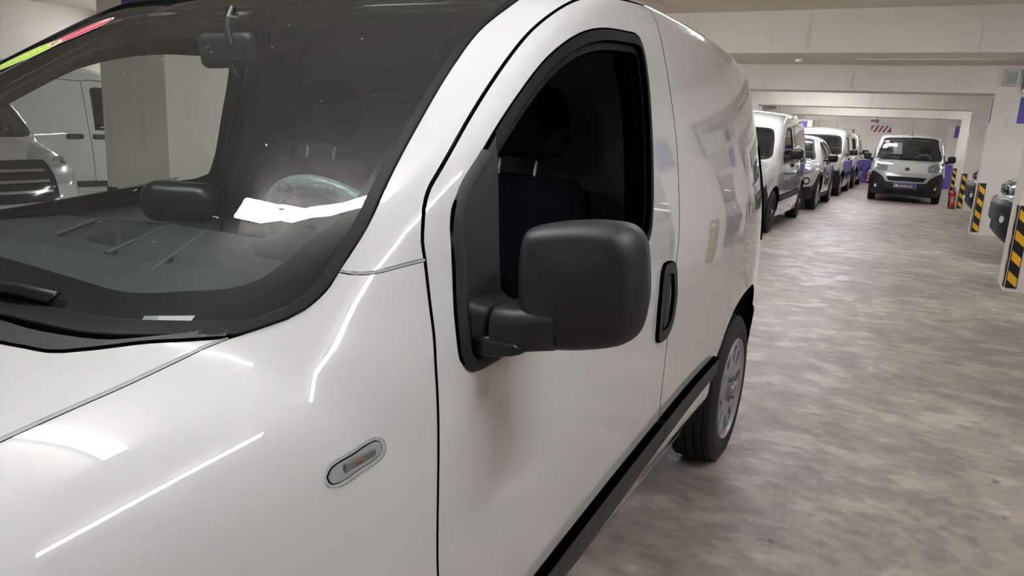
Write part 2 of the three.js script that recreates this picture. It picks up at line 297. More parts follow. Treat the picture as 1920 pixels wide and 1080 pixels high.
// ---------- the garage ----------
const floorTex = (() => { // trowelled concrete, seven metres a tile: long pale smears, darker islands, scuffs and tyre prints
  const N = 2048, marks = new Float32Array(N * N);
  const R = (() => { let s = 991; return () => (s = (s * 16807) % 2147483647) / 2147483647; })();
  const dab = (x, y, r, a) => { const x0 = Math.floor(x - r), y0 = Math.floor(y - r); for (let j = y0; j <= y + r; j++) for (let i = x0; i <= x + r; i++) { const d = Math.hypot(i - x, j - y) / r; if (d < 1) marks[((j + N) % N) * N + ((i + N) % N)] += a * (1 - d * d); } };
  for (let k = 0; k < 46; k++) { let x = R() * N, y = R() * N, a = R() * 6.28, n = 30 + R() * 160, dark = R() < .7 ? -1 : .8, cur = (R() - .5) * .02; for (let i = 0; i < n; i++) { dab(x, y, 1.2 + R() * .8, dark * .1 * R()); x += Math.cos(a) * 2; y += Math.sin(a) * 2; a += cur; } }
  for (let k = 0; k < 130; k++) { const x = R() * N, y = R() * N, r = 2 + R() * 6; for (let i = 0; i < 6; i++) dab(x + (R() - .5) * r * 2, y + (R() - .5) * r * 2, r * (.3 + R() * .6), -.16 * R()); }
  for (let k = 0; k < 12; k++) { let x = R() * N, y = R() * N; const a = 1.2 + R() * .8, n = 20 + R() * 40; for (let i = 0; i < n; i++) for (let q = -3; q <= 3; q++) if (R() < .75) dab(x + Math.cos(a) * i * 7 - Math.sin(a) * q * 9, y + Math.sin(a) * i * 7 + Math.cos(a) * q * 9, 2 + R() * 2, -.03); }
  const f = (u, v) => { const wx = fbm(u * 8, v * 8, 8, 8, 31, 3) - .5, m = fbm(u * 5, v * 6, 5, 6, 23, 3), t = Math.min(1, Math.max(0, (m - .42) / .16));
    const s1 = fbm(36 * u + 36 * v + wx * 2, 52 * v - 26 * u + wx * 3, 36, 26, 3, 6), s2 = fbm(36 * u - 36 * v + wx * 2, 52 * v + 26 * u - wx * 3, 36, 26, 5, 6), s = s1 * t + s2 * (1 - t), b = fbm(u * 6 + wx, v * 7, 6, 7, 11, 6);
    const fine = fbm(120 * u + wx * 8, 170 * v + wx * 8, 120, 170, 17, 4); return [s, b, fine]; };
  const stp = (p, q, x) => { x = Math.min(1, Math.max(0, (x - p) / (q - p))); return x * x * (3 - 2 * x); };
  const H = new Float32Array(N * N);
  const color = dataTex(N, N, (u, v, o) => { const [s, b, fine] = f(u, v), i = Math.round(v * N) * N + Math.round(u * N); const e = s + (fine - .5) * .22, pale = stp(.50, .58, e) * .02 + stp(.57, .60, e) * .026 + stp(.63, .655, e) * .045, dark = stp(.45, .38, e) * .02 + stp(.37, .33, e) * .03; let k = .605 + (b - .5) * .15 + pale - dark + (fine - .5) * .14 + marks[i]; H[i] = s * .5 + fine * .5; k = Math.max(.12, k); o[0] = k * 1.06; o[1] = k * 1.0; o[2] = k * .925; }, true, 1 / 7, 1 / 7);
  const rough = dataTex(1024, 1024, (u, v, o) => { const [s, b, fine] = f(u, v); const r = .52 + (b - .5) * .2 - stp(.5, .62, s) * .08 + (fine - .5) * .2; o[0] = o[1] = o[2] = Math.max(.36, Math.min(.85, r)); }, false, 1 / 7, 1 / 7);
  const bump = dataTex(1024, 1024, (u, v, o) => { const h = H[Math.round(v * (N - 2)) * N + Math.round(u * (N - 2))]; o[0] = o[1] = o[2] = h; }, false, 1 / 7, 1 / 7);
  return { color, rough, bump };
})();
MAT.floor = std(0xffffff, 1, { map: floorTex.color, roughnessMap: floorTex.rough, bumpMap: floorTex.bump, bumpScale: .004 });
const wallTex = dataTex(512, 512, (u, v, o) => { const k = .95 + (fbm(u * 6, v * 6, 6, 6, 51, 4) - .5) * .07 - Math.max(0, fbm(u * 40, v * 5, 40, 5, 61, 3) - .72) * .4; o[0] = k; o[1] = k * .99; o[2] = k * .965; }, true, 1 / 3, 1 / 3);
const wallBump = dataTex(512, 512, (u, v, o) => { o[0] = o[1] = o[2] = fbm(u * 24, v * 8, 24, 8, 71, 5); }, false, 1 / 3, 1 / 3);
MAT.wall = std(0xf0ebe4, .75, { map: wallTex, bumpMap: wallBump, bumpScale: .004 });
MAT.ceiling = std(0xe6e1d9, .85, { map: wallTex, bumpMap: wallBump, bumpScale: .004 });
MAT.purple = std(0x594a9c, .6);
MAT.hazard = std(0xffffff, .55, { map: canvasTex(128, 1024, (c, w, h) => { c.fillStyle = '#111111'; c.fillRect(0, 0, w, h); c.fillStyle = '#e9ad12'; const n = 4, p = h / n; for (let i = -1; i <= n; i++) { const y = i * p + p * .12; c.beginPath(); c.moveTo(0, y); c.lineTo(w, y + p * .42); c.lineTo(w, y + p * .87); c.lineTo(0, y + p * .45); c.closePath(); c.fill(); } c.fillStyle = '#111111'; c.fillRect(0, 0, 9, h); c.fillRect(w - 9, 0, 9, h); c.fillRect(0, 0, w, 16); c.fillRect(0, h - 16, w, 16); }) });
const slab = (w, h, d, x, y, z, uvScale = 1) => { // a box whose texture keeps its size in metres
  const g = new THREE.BoxGeometry(w, h, d), p = g.attributes.position, n = g.attributes.normal, t = g.attributes.uv; g.translate(x, y, z);
  for (let i = 0; i < p.count; i++) { const ax = Math.abs(n.getX(i)), ay = Math.abs(n.getY(i)); if (ay > .5) t.setXY(i, p.getX(i), p.getZ(i)); else if (ax > .5) t.setXY(i, p.getZ(i), p.getY(i)); else t.setXY(i, p.getX(i), p.getY(i)); }
  return g; };
const X0 = -10.8, X1 = 7, Z0 = -31.4, Z1 = 7.2, CEIL = 2.68;
const st = (name, geo, mat) => { const m = part(name, geo, mat, scene); m.name = numbered(name); m.userData.kind = 'structure'; return m; };
st('floor', slab(X1 - X0 + .6, .2, Z1 - Z0 + .6, (X0 + X1) / 2, -.1, (Z0 + Z1) / 2), MAT.floor);
st('ceiling', slab(X1 - X0 + .6, .2, Z1 - Z0 + .6, (X0 + X1) / 2, CEIL + .1, (Z0 + Z1) / 2), MAT.ceiling);
const back = st('wall_back', slab(X1 - X0 + .6, CEIL, .25, (X0 + X1) / 2, CEIL / 2, Z0 - .125), MAT.wall);
st('wall_front', slab(X1 - X0 + .6, CEIL, .25, (X0 + X1) / 2, CEIL / 2, Z1 + .125), MAT.wall);
st('wall_left', slab(.25, CEIL, Z1 - Z0, X0 - .125, CEIL / 2, (Z0 + Z1) / 2), MAT.wall);
st('wall_right', slab(.25, CEIL, Z1 - Z0, X1 + .125, CEIL / 2, (Z0 + Z1) / 2), MAT.wall);
part('purple_dado', slab(9, .86, .012, -3.2, .43, Z0 + .006), MAT.purple, back, 'purple painted band along the foot of the end wall');
// beams across the aisle and the columns that carry them, every 5.7 metres
const COLZ = []; for (let k = -1; k <= 5; k++) COLZ.push(-2.85 - 5.7 * k);
const hazGeo = (w, h) => { const g = box(w, h, .012, .003); const p = g.attributes.position, t = g.attributes.uv; for (let i = 0; i < p.count; i++) t.setXY(i, p.getX(i) / w + .5, p.getY(i) / h + .5); return g; };
const hazF = hazGeo(.095, .8), hazS = hazGeo(.095, .8);
for (const z of COLZ) {
  if (z > Z1 - 1) continue;
  st('beam', slab(X1 - X0, CEIL - 2.25, .6, (X0 + X1) / 2, (CEIL + 2.25) / 2, z - .3), MAT.wall);
  for (const [x0, x1] of [[.9, 1.5], [-4.41, -3.82]]) {
    const right = x0 > 0, c = st('column', slab(x1 - x0, 2.25, .6, (x0 + x1) / 2, 1.125, z - .3), MAT.wall);
    const h1 = part('hazard_board', hazF, MAT.hazard, c, 'black and yellow striped guard'); h1.position.set(x0 + .053, .44, z + .006);
    const ex = x0, sgn = -1; const h2 = part('hazard_board', hazS, MAT.hazard, c, 'black and yellow striped guard'); h2.rotation.y = -Math.PI / 2; h2.position.set(ex - .006, .44, z - .06);
    const p1 = part('purple_patch', box(.23, .4, .004, .001), MAT.purple, c, 'purple painted square'); p1.position.set(right ? x0 + .46 : x0 + .355, 2.0, z + .002);
    const p2 = part('purple_patch', box(.23, .4, .004, .001), MAT.purple, c, 'purple painted square'); p2.rotation.y = Math.PI / 2; p2.position.set(x0 - .002, 2.0, z - .28);
  }
}
// pilasters along the aisle side of the end wall
for (const x of [-4.41 + .295, 1.05]) { const c = st('column', slab(.6, 2.25, .5, x, 1.125, Z0 + .25), MAT.wall); const p = part('purple_patch', box(.23, .4, .004, .001), MAT.purple, c, 'purple painted square'); p.position.set(x, 2.0, Z0 + .502); part('purple_dado', slab(.612, .86, .512, x, .43, Z0 + .25), MAT.purple, c, 'purple painted foot of the column'); }

// ---------- ceiling lamps: twin tubes on a batten ----------
MAT.tubeGlow = new THREE.MeshStandardMaterial({ color: 0xffffff, emissive: TUBE_WHITE, emissiveIntensity: TUBE_GLOW, roughness: .4 });
MAT.batten = std(0xe8e8e4, .5);
const tubeG = (() => { const g = new THREE.CapsuleGeometry(.014, 1.16, 6, 14); g.rotateZ(Math.PI / 2); return g; })();
let lampProto;
function ceilingLamp(x, z, y, label, along = false) {
  const o = thing('tube_lamp', label, 'lamp', [x, y, z], along ? Math.PI / 2 : 0, 'twin tube lamps under the ceiling');
  if (!lampProto) { lampProto = { b: merge([tr(box(1.24, .04, .08, .006), 0, .062, 0)]), e: merge([-.6, .6].map(s => tr(box(.03, .05, .1, .006), s, .025, 0))) }; }
  part('batten', lampProto.b, MAT.batten, o); part('lamp_holder', lampProto.e, MAT.batten, o);
  for (const s of [-1, 1]) { const t = part('lamp_tube', tubeG, MAT.tubeGlow, o); t.position.set(0, .012, s * .033); t.castShadow = false; }
  const L = new THREE.RectAreaLight(TUBE_WHITE, PANEL_POWER, 1.16, .075); L.position.set(0, -.008, 0); L.rotation.x = -Math.PI / 2; o.add(L);
  const hang = CEIL - y - .08; if (hang > .05) for (const s of [-.4, .4]) part('hanger_rod', tr(cyl(.004, hang, 8), s, .08 + hang / 2, 0), MAT.steel, o);
  return o;
}
// ---------- wheels ----------
function wheelPart(parent, x, y, z, R, W, rim, coverMat, spokes, name = 'wheel') { // outer face towards +x when x > 0
  const g = new THREE.Group(); g.name = name; parent.add(g); g.position.set(x, y, z); if (x < 0) g.rotation.y = Math.PI;
  const k = `${R}_${W}_${rim}_${spokes}`; const C = wheelPart.cache ??= {};
  if (!C[k]) {
    const hw = W / 2, prof = [[rim - .012, -hw * .8], [rim + .004, -hw * .93], [R - .07, -hw * 1.0], [R - .03, -hw * .97], [R - .008, -hw * .82]];
    const ribs = [-.62, -.3, 0, .3, .62]; // four grooves round the tread
    for (const r of [-.45, -.15, .15, .45]) prof.push([R - .001, (r - .045) * hw * 1.25], [R - .009, (r - .036) * hw * 1.25], [R - .009, (r + .036) * hw * 1.25], [R - .001, (r + .045) * hw * 1.25]);
    prof.push([R - .008, hw * .82], [R - .03, hw * .97], [R - .05, hw * 1.0], [R - .07, hw * 1.0], [rim + .012, hw * .95], [rim + .003, hw * .9], [rim - .012, hw * .8]);
    const tyre = toCreasedNormals(new THREE.LatheGeometry(prof.map(p => new THREE.Vector2(p[0], p[1])), 72), .6); tyre.rotateZ(-Math.PI / 2);
    const cuts = []; // sipes across the outer ribs and raised blocks on the shoulder
    for (let i = 0; i < 66; i++) for (const [c, w] of [[.78, .016], [-.78, .016], [.3, .014], [-.3, .014]]) {
      const b = new THREE.BoxGeometry(w * hw * 11, .0032, .0022); b.rotateY(c > .5 ? .25 : c < -.5 ? -.25 : .12); b.translate(c * hw * (Math.abs(c) > .5 ? .98 : 1.25), 0, 0); b.translate(0, R - (Math.abs(c) > .5 ? .0035 : .0012), 0); b.rotateX(i / 66 * Math.PI * 2); cuts.push(b);
    }
    const s = new THREE.Shape(); s.absarc(0, 0, rim, 0, Math.PI * 2);
    if (spokes === 'slots') for (let i = 0; i < 5; i++) for (const d of [-16, 16]) {
      const a = (63 + 72 * i + d) * Math.PI / 180, h = new THREE.Path(), f = (r, t) => [Math.cos(a) * r - Math.sin(a) * t, Math.sin(a) * r + Math.cos(a) * t], sg = Math.sign(d);
      [[rim * .55, -.017 * sg], [rim * .84, -.031 * sg], [rim * .91, .0 * sg], [rim * .84, .027 * sg], [rim * .55, .017 * sg]].forEach((p, j) => { const q = f(...p); j ? h.lineTo(...q) : h.moveTo(...q); }); h.closePath(); s.holes.push(h);
    } else for (let i = 0; i < spokes; i++) {
      const a0 = (i + .14) / spokes * Math.PI * 2, a1 = (i + .86) / spokes * Math.PI * 2, h = new THREE.Path(); h.absarc(0, 0, rim * .9, a0, a1, false); h.absarc(0, 0, rim * .42, a1 - .12, a0 + .12, true); h.closePath(); s.holes.push(h);
    }
    const cov = new THREE.ExtrudeGeometry(s, { depth: .012, bevelEnabled: true, bevelSize: .002, bevelThickness: .002, bevelSegments: 2, curveSegments: 48 });
    const p = cov.attributes.position; for (let i = 0; i < p.count; i++) { const r = Math.hypot(p.getX(i), p.getY(i)) / rim; p.setZ(i, p.getZ(i) + .02 * Math.cos(r * 1.5) - .012 * Math.exp(-(((r - .55) / .2) ** 2)) - .008); }
    cov.computeVertexNormals(); cov.rotateY(Math.PI / 2); cov.translate(hw * .8, 0, 0);
    const rimG = new THREE.LatheGeometry([[rim * .96, hw * .84], [rim, hw * .99], [rim + .006, hw * 1.0], [rim + .008, hw * .92]].map(q => new THREE.Vector2(...q)), 64); rimG.rotateZ(-Math.PI / 2);
    const back = cyl(rim * .97, .01, 40); back.rotateZ(Math.PI / 2); back.translate(hw * .45, 0, 0);
    const drum = cyl(rim * .6, .06, 24); drum.rotateZ(Math.PI / 2); drum.translate(hw * .5, 0, 0);
    const cap = new THREE.LatheGeometry([[0, .012], [.018, .011], [.03, .006], [.032, -.004]].map(q => new THREE.Vector2(...q)), 32); cap.rotateZ(-Math.PI / 2); cap.translate(hw * .8 + .026, 0, 0);
    const bolts = []; for (let i = 0; i < 4; i++) { const b = cyl(.009, .014, 6); b.rotateZ(Math.PI / 2); b.translate(hw * .8 + .018, .055 * Math.cos(i * Math.PI / 2 + .6), .055 * Math.sin(i * Math.PI / 2 + .6)); bolts.push(b); }
    C[k] = { tyre, cuts: merge(cuts), cov, rimG, back: merge([back, drum]), cap, bolts };
  }
  const c = C[k]; part('tyre', c.tyre, MAT.tyre, g); part('tread_sipes', c.cuts, MAT.well, g).userData.kind = 'stuff'; part('wheel_cover', c.cov, coverMat, g); part('rim_edge', c.rimG, coverMat, g); part('brake_drum', c.back, MAT.well, g); part('centre_cap', c.cap, MAT.silver, g); for (const b of c.bolts) part('wheel_bolt', b, MAT.steel, g);
  return g;
}
function sectionShape(M, z, w0, w1, inset, n = 60) { // the car's cross-section at z as a flat plate
  const pts = []; for (let i = 0; i <= n; i++) { const p = M.wrap.at(z, w0 + (w1 - w0) * i / n), q = M.normal(p); pts.push([p.x - q.x * inset, p.y - q.y * inset]); }
  return pts;
}
function flatPlate(pts, z, depth) { const s = new THREE.Shape(pts.map(p => new THREE.Vector2(p[0], p[1]))); const g = new THREE.ExtrudeGeometry(s, { depth, bevelEnabled: false }); g.translate(0, 0, z); return g; }
const rrect = (cx, cy, w, h, r) => { const o = []; for (const [sx, sy, a] of [[1, 1, 0], [-1, 1, 1], [-1, -1, 2], [1, -1, 3]]) for (let i = 0; i <= 6; i++) { const t = (a + i / 6) * Math.PI / 2; o.push([cx + sx * (w / 2 - r) + r * Math.cos(t), cy + sy * (h / 2 - r) + r * Math.sin(t)]); } return o; };
const ellipse = (cx, cy, a, b, n = 32, rot = 0) => Array.from({ length: n }, (_, i) => { const t = i / n * Math.PI * 2, x = a * Math.cos(t), y = b * Math.sin(t); return [cx + x * Math.cos(rot) - y * Math.sin(rot), cy + x * Math.sin(rot) + y * Math.cos(rot)]; });

// ---------- the small white delivery van (built once, then cloned for the one at the end of the aisle) ----------
function smallVan(label) {
  const B = body1, M = formMaps(B), K = .85, PI = Math.PI, zt = (z, t) => [z, t * K], zy = M.fromZY;
  const van = thing('delivery_van', label, 'van');
  const T = list => list.map(p => zt(p[0], p[1]));
  const screenEdge = T([[-.871, .9101], [-.734, .8636], [-.612, .792], [-.49, .7028], [-.367, .5996], [-.289, .5201], [-.254, .4869], [-.234, .4682], [-.209, .444], [-.173, .4241], [-.137, .4184], [-.102, .4171]]);
  const upperEdge = screenEdge.slice(0, 8), lowerEdge = screenEdge.slice(7);
  const seam = T([[-.234, .4682], [-.246, .4575], [-.268, .4487], [-.304, .4468], [-.343, .4456]]);
  const gapUp = T([[-.343, .4456], [-.347, .472], [-.356, .4969], [-.37, .5267], [-.389, .552], [-.412, .572], [-.484, .6287], [-.58, .6952], [-.691, .7613], [-.778, .8037], [-.872, .8358], [-.978, .8621], [-1.087, .878], [-1.235, .8945]]);
  const gapLow = [...T([[-.343, .4456], [-.334, .388], [-.327, .3391], [-.317, .2785], [-.311, .2057], [-.307, .1427], [-.304, .0718], [-.304, .0063], [-.309, -.0748]]), zy(-.335, .57), zy(-.385, .475), zy(-.425, .40)];
  const gapRear = [zt(-1.455, .9163), zt(-1.482, .888), ...[[-1.491, 1.52], [-1.49, 1.42], [-1.482, 1.29], [-1.458, 1.19], [-1.42, 1.06], [-1.382, .95], [-1.358, .82], [-1.352, .7], [-1.358, .6], [-1.372, .545]].map(p => zy(...p))];
  const sillBot = [zy(-.425, .27), zy(-1.0, .27), zy(-1.99, .27)], doorBot = [zy(-1.372, .545), zy(-.9, .50), zy(-.425, .40)];
  const archR = [zy(-1.99, .27), zy(-1.985, .42), zy(-1.99, .545), zy(-2.066, .605), zy(-2.128, .65), zy(-2.208, .691), zy(-2.35, .727), zy(-2.513, .736), zy(-2.68, .722), zy(-2.82, .665), zy(-2.93, .56), zy(-2.985, .46)];
  const top = zt(-1.455, .9163), roofK = PI / 2 * K, mir = P => P.map(p => [p[0], PI * K - p[1]]).reverse();
  const leftSide = path(run(upperEdge), run(seam), run(gapUp), run([zt(-1.235, .8945), zt(-1.35, .906), top]), run(gapRear), run(doorBot), run([zy(-.425, .40), zy(-.425, .27)]), run(sillBot), run(archR), run([zy(-2.985, .46), zy(-3.11, .46)]), run([zy(-3.11, .46), zy(-3.11, .8), zy(-3.11, 1.2), zt(-3.11, .75), zt(-3.11, 1.1), zt(-3.11, 1.35), zt(-3.11, PI / 2)]));
  const header = run([zt(-.871, .9101), zt(-.925, .952), zt(-.945, 1.03), zt(-.915, 1.25), zt(-.9, PI / 2)]);
  const shell = path(leftSide, mir(leftSide), mir(header), [...header].reverse());
  part('body_shell', panel(M.wrap, shell, { cell: .035, gap: .0025 }), MAT.paint, van);
  { const R = []; for (let i = 0; i <= 40; i++) { const p = M.wrap.at(-3.11, (-.35 + (PI + .7) * i / 40) * K); R.push([p.x, Math.max(.46, p.y)]); }
    const rd = part('rear_panel', panel(M.rear, R, { cell: .06 }), MAT.paint, van);
    part('tailgate_line', panel(M.rear, [[-.004, .5], [.004, .5], [.004, 1.6], [-.004, 1.6]], { cell: .1, lift: .001, fold: .002 }), MAT.dark, rd); }
  // fenders, doors and everything that comes in pairs
  const both = (fn) => { fn(g => g, 1); fn(mirrorX, -1); };
  const archF = []; for (let i = 0; i <= 14; i++) { const a = PI - i / 14 * PI; archF.push(zy(Math.cos(PI - a) * -.378, .31 + Math.sin(a) * .378)); }
  const hoodSeam = [...T([[-.102, .4171], [-.082, .4143], [-.044, .4057], [.023, .3918], [.084, .3809], [.142, .3693]]), zt(.25, .348), zt(.36, .324), zt(.45, .30)];
  const fend = path(run(lowerEdge).reverse(), run(seam), run(gapLow), run([zy(-.425, .40), zy(-.425, .27)]), run([zy(-.425, .27), zy(-.378, .27)]), run(archF), run([zy(.378, .31), zy(.45, .31)]), run([zy(.45, .31), zy(.45, .7), zt(.45, .30)]), run(hoodSeam).reverse());
  const fendG = panel(M.wrap, fend, { cell: .025, gap: .0027 });
  const win = path(run(T([[-.4, .4832], [-.409, .5076], [-.428, .5307], [-.451, .5504], [-.527, .6072], [-.636, .6743], [-.748, .7317], [-.847, .768], [-.947, .7943], [-1.059, .8126], [-1.196, .8233], [-1.29, .8263], [-1.313, .818], [-1.323, .795], [-1.318, .7411], [-1.294, .6478], [-1.264, .5487], [-1.22, .43], [-1.195, .385], [-1.15, .352]])), run(T([[-1.15, .352], [-1.0, .325], [-.7, .287], [-.446, .2628], [-.409, .2597], [-.385, .2615], [-.373, .2697], [-.369, .2865], [-.373, .3405], [-.388, .4186], [-.4, .4832]])));
  const winCCW = area2(win) < 0 ? [...win].reverse() : win;
  const farWin = offsetCCW(path(run([...T([[-.4, .4832], [-.409, .5076], [-.428, .5307], [-.451, .5504], [-.527, .6072], [-.636, .6743], [-.748, .7317], [-.847, .768], [-.947, .7943], [-1.059, .8126], [-1.2, .8225]]), zy(-1.3, 1.542), zy(-1.355, 1.525), zy(-1.375, 1.48), zy(-1.372, 1.3), zy(-1.36, 1.15), zy(-1.335, 1.085), zy(-1.27, 1.06)]), run([zy(-1.27, 1.06), ...T([[-1.0, .325], [-.7, .287], [-.446, .2628], [-.409, .2597], [-.385, .2615], [-.373, .2697], [-.369, .2865], [-.373, .3405], [-.388, .4186], [-.4, .4832]])])), 0);
  const door = path(run(gapUp), run([zt(-1.235, .8945), zt(-1.35, .906), top]), run(gapRear), run(doorBot), [...run(gapLow)].reverse());
  const doorSide = w => ({ door: panel(M.wrap, door, { cell: .025, gap: .0027, holes: [w], fold: .028 }),
    seal: panel(M.wrap, offset(w, .0005), { cell: .03, holes: [offset(w, .016)], lift: .0012, fold: .014 }), seal2: panel(M.wrap, offset(w, .014), { cell: .03, holes: [offset(w, .028)], lift: -.012, fold: .02 }),
    trim: panel(M.wrap, offsetCCW(door, .02), { cell: .05, holes: [offset(w, .012)], lift: -.04, fold: -1 }), frame: panel(M.wrap, offset(w, -.008), { cell: .05, holes: [offset(w, .014)], lift: -.042, fold: .015 }) });
  const sides = { 1: doorSide(winCCW), [-1]: doorSide(farWin) };
  const channelG = panel(M.wrap, path(run(T([[-1.305, .80], [-1.275, .65], [-1.24, .53], [-1.195, .40]])), run(T([[-1.195, .40], [-1.175, .40]])), run(T([[-1.175, .40], [-1.22, .53], [-1.255, .65], [-1.28, .80]])), run(T([[-1.28, .80], [-1.305, .80]]))), { lift: -.03, fold: .03 });
  const glassG = panel(M.wrap, path(run(T([[-.49, .272], [-.7, .293], [-1.0, .331], [-1.17, .352]])), run(T([[-1.17, .352], [-1.185, .395]])), run(T([[-1.185, .395], [-1.0, .365], [-.7, .322], [-.49, .29]])), run(T([[-.49, .29], [-.49, .272]]))), { lift: -.02, fold: .004 });
  const sail = path(run(T([[-.48, .268], [-.482, .3508], [-.5, .4723], [-.524, .5721], [-.545, .618]])), [...run(T([[-.4, .4832], [-.409, .5076], [-.428, .5307], [-.451, .5504], [-.545, .618]]))].reverse(), [...run(T([[-.48, .268], [-.446, .2628], [-.409, .2597], [-.385, .2615], [-.373, .2697], [-.369, .2865], [-.373, .3405], [-.388, .4186], [-.4, .4832]]))].reverse());
  const sailG = panel(M.wrap, sail, { cell: .02, gap: .002, lift: .004, fold: .03, round: .004 });
  const railG = tube(run(T([[-.48, .268], [-.446, .2628], [-.409, .2597], [-.385, .2615], [-.373, .2697], [-.369, .2865], [-.373, .3405], [-.388, .4186], [-.4, .4832], [-.428, .5307], [-.495, .583]]), .02).map(p => { const q = M.wrap.at(...p), n = M.normal(q); return [q.x - n.x * .0, q.y, q.z - .012]; }), .0125, 60, 10);
  const hand = offset(path(run(T([[-1.283, .2875], [-1.325, .2885], [-1.366, .276], [-1.383, .2327], [-1.39, .1747], [-1.378, .115], [-1.345, .0775], [-1.295, .0678], [-1.252, .078], [-1.25, .1164], [-1.256, .204], [-1.266, .2702], [-1.283, .2875]]))), 0);
  const handCCW = area2(hand) < 0 ? [...hand].reverse() : hand;
  const bezelG = panel(M.wrap, handCCW, { cell: .02, holes: [offset(handCCW, .026)], lift: .009, fold: .014, round: .004 });
  const cupG = panel(M.wrap, offset(handCCW, .024), { cell: .02, lift: -.018, fold: -1 });
  const gripG = panel(M.wrap, path(run(T([[-1.297, .265], [-1.325, .265], [-1.333, .2], [-1.333, .13], [-1.327, .09], [-1.30, .092], [-1.297, .265]]))), { cell: .02, lift: .006, fold: .02, round: .005 });
  const stripPart = (z0, z1, yt, h) => { const L = []; const n = 24, top1 = [], bot = []; for (let i = 0; i <= n; i++) { const z = z0 + (z1 - z0) * i / n; top1.push(zy(z, yt(z))); bot.push(zy(z, yt(z) - h(z))); } return path(top1, [...bot].reverse()); };
  const sy = spline([[-1.965, .588], [-1.646, .583], [-1.381, .567], [-.946, .529], [-.65, .496], [-.35, .455]]), sh = z => .05 + .03 * (z + 1.965) / 1.6;
  const stripDoorG = panel(M.wrap, offsetCCW(stripPart(-.375, -1.362, sy, sh), 0), { cell: .03, lift: .02, fold: .024, round: .006 });
  const stripSideG = panel(M.wrap, offsetCCW(stripPart(-1.366, -1.972, sy, sh), 0), { cell: .03, lift: .02, fold: .024, round: .006 });
  const lampOut = path(run([...T([[-.109, .1935], [-.118, .2026], [-.155, .2072], [-.191, .2107], [-.2, .2059], [-.202, .1956], [-.194, .1867], [-.16, .182], [-.124, .1785], [-.112, .1835], [-.109, .1935]])], .003));
  const lampCCW = area2(lampOut) < 0 ? [...lampOut].reverse() : lampOut;
  both((m, s) => {
    const f = part('front_fender', m(fendG), MAT.paint, van);
    const rep = part('side_repeater', m(panel(M.wrap, lampCCW, { cell: .01, lift: .007, fold: .008, round: .004 })), MAT.lens, f, 'clear side repeater lamp on fender');
    rep.name = 'side_repeater';
    part('repeater_base', m(panel(M.wrap, offset(lampCCW, .0012), { cell: .01, lift: .0012, fold: .002 })), MAT.repeater, f);
    const bc = M.wrap.at(...zt(-.158, .195)), bn = M.normal(bc); const bulb = new THREE.SphereGeometry(.006, 16, 12); bulb.scale(.4, .5, 1.5); bulb.translate(bc.x + bn.x * .004, bc.y + bn.y * .004, bc.z); part('repeater_bulb', m(bulb), MAT.bulbAmber, f);
    const slot = box(.004, .011, .055, .002); slot.translate(bc.x + bn.x * .0025, bc.y + .001, bc.z - .004); slot.rotateX(0); part('repeater_slot', m(slot), std(0x747776, .4), f);
    for (const [L, w, l, nm] of [[seam, .0018, .0002, 'seam_filler'], [hoodSeam.slice(0, 8), .0017, .0002, 'bonnet_gap_shade']]) { const r = run(L, .02), a = r.map(p => [p[0], p[1] + w]), b2 = r.map(p => [p[0], p[1] - w]).reverse(); part(nm, m(panel(M.wrap, offsetCCW([...a, ...b2], 0), { cell: .03, lift: l, fold: -1 })), MAT.seam, f); }  // bonnet strip is an added grey cover, coloured as the open gap's soft shade
    const d = part('front_door', m(sides[s].door), MAT.paint, van);
    part('window_seal', m(sides[s].seal), MAT.rubber, d); part('inner_seal', m(sides[s].seal2), MAT.rubber, d); if (s > 0) part('window_channel', m(channelG), MAT.gloss, d);
    part('door_glass', m(glassG), MAT.sideGlass, d); part('mirror_plate', m([sailG, railG].length ? merge([sailG, railG]) : sailG), MAT.plastic, d);
    part('handle_bezel', m(bezelG), MAT.plastic, d); part('handle_recess', m(cupG), MAT.dark, d); part('door_handle', m(gripG), MAT.plastic, d);
    part('rub_strip', m(stripDoorG), MAT.plastic, d); part('rub_strip', m(stripSideG), MAT.plastic, van);
    // inside: door trim with its own window opening
    part('door_trim', m(sides[s].trim), MAT.trimGrey, d);
    part('inner_window_frame', m(sides[s].frame), MAT.rubber, d);
    wingMirror(van, m, s);
    wheelPart(van, s * .7325, .31, 0, .31, .185, .202, MAT.wheelCover, 'slots', 'wheel'); wheelPart(van, s * .7325, .31, -2.513, .31, .185, .202, MAT.wheelCover, 'slots', 'wheel');
    const liner = z => { const pr = []; for (let i = 0; i <= 20; i++) { const a = PI * i / 20; pr.push([Math.cos(a), Math.sin(a)]); } const A = pr.map(q => [s * .84, .31 + q[1] * (z < -1 ? .46 : .395), z + q[0] * (z < -1 ? .53 : .395)]), Bq = pr.map(q => [s * .5, .31 + q[1] * .44, z + q[0] * (z < -1 ? .5 : .395)]); const out = A.map((q, i) => [Math.min(.84, M.wrap.at(q[2], Math.atan2(q[1] - .75, .85) * K).x - .02) * s, q[1], q[2]]); return loft([out, Bq], false, false, false); };
    part('wheel_liner', liner(0), MAT.well, van); part('wheel_liner', liner(-2.513), MAT.well, van);
    const flap = box(.14, .30, .012, .005); flap.translate(s * .70, .33, -2.93); part('mud_flap', flap, MAT.rubber, van);
  });
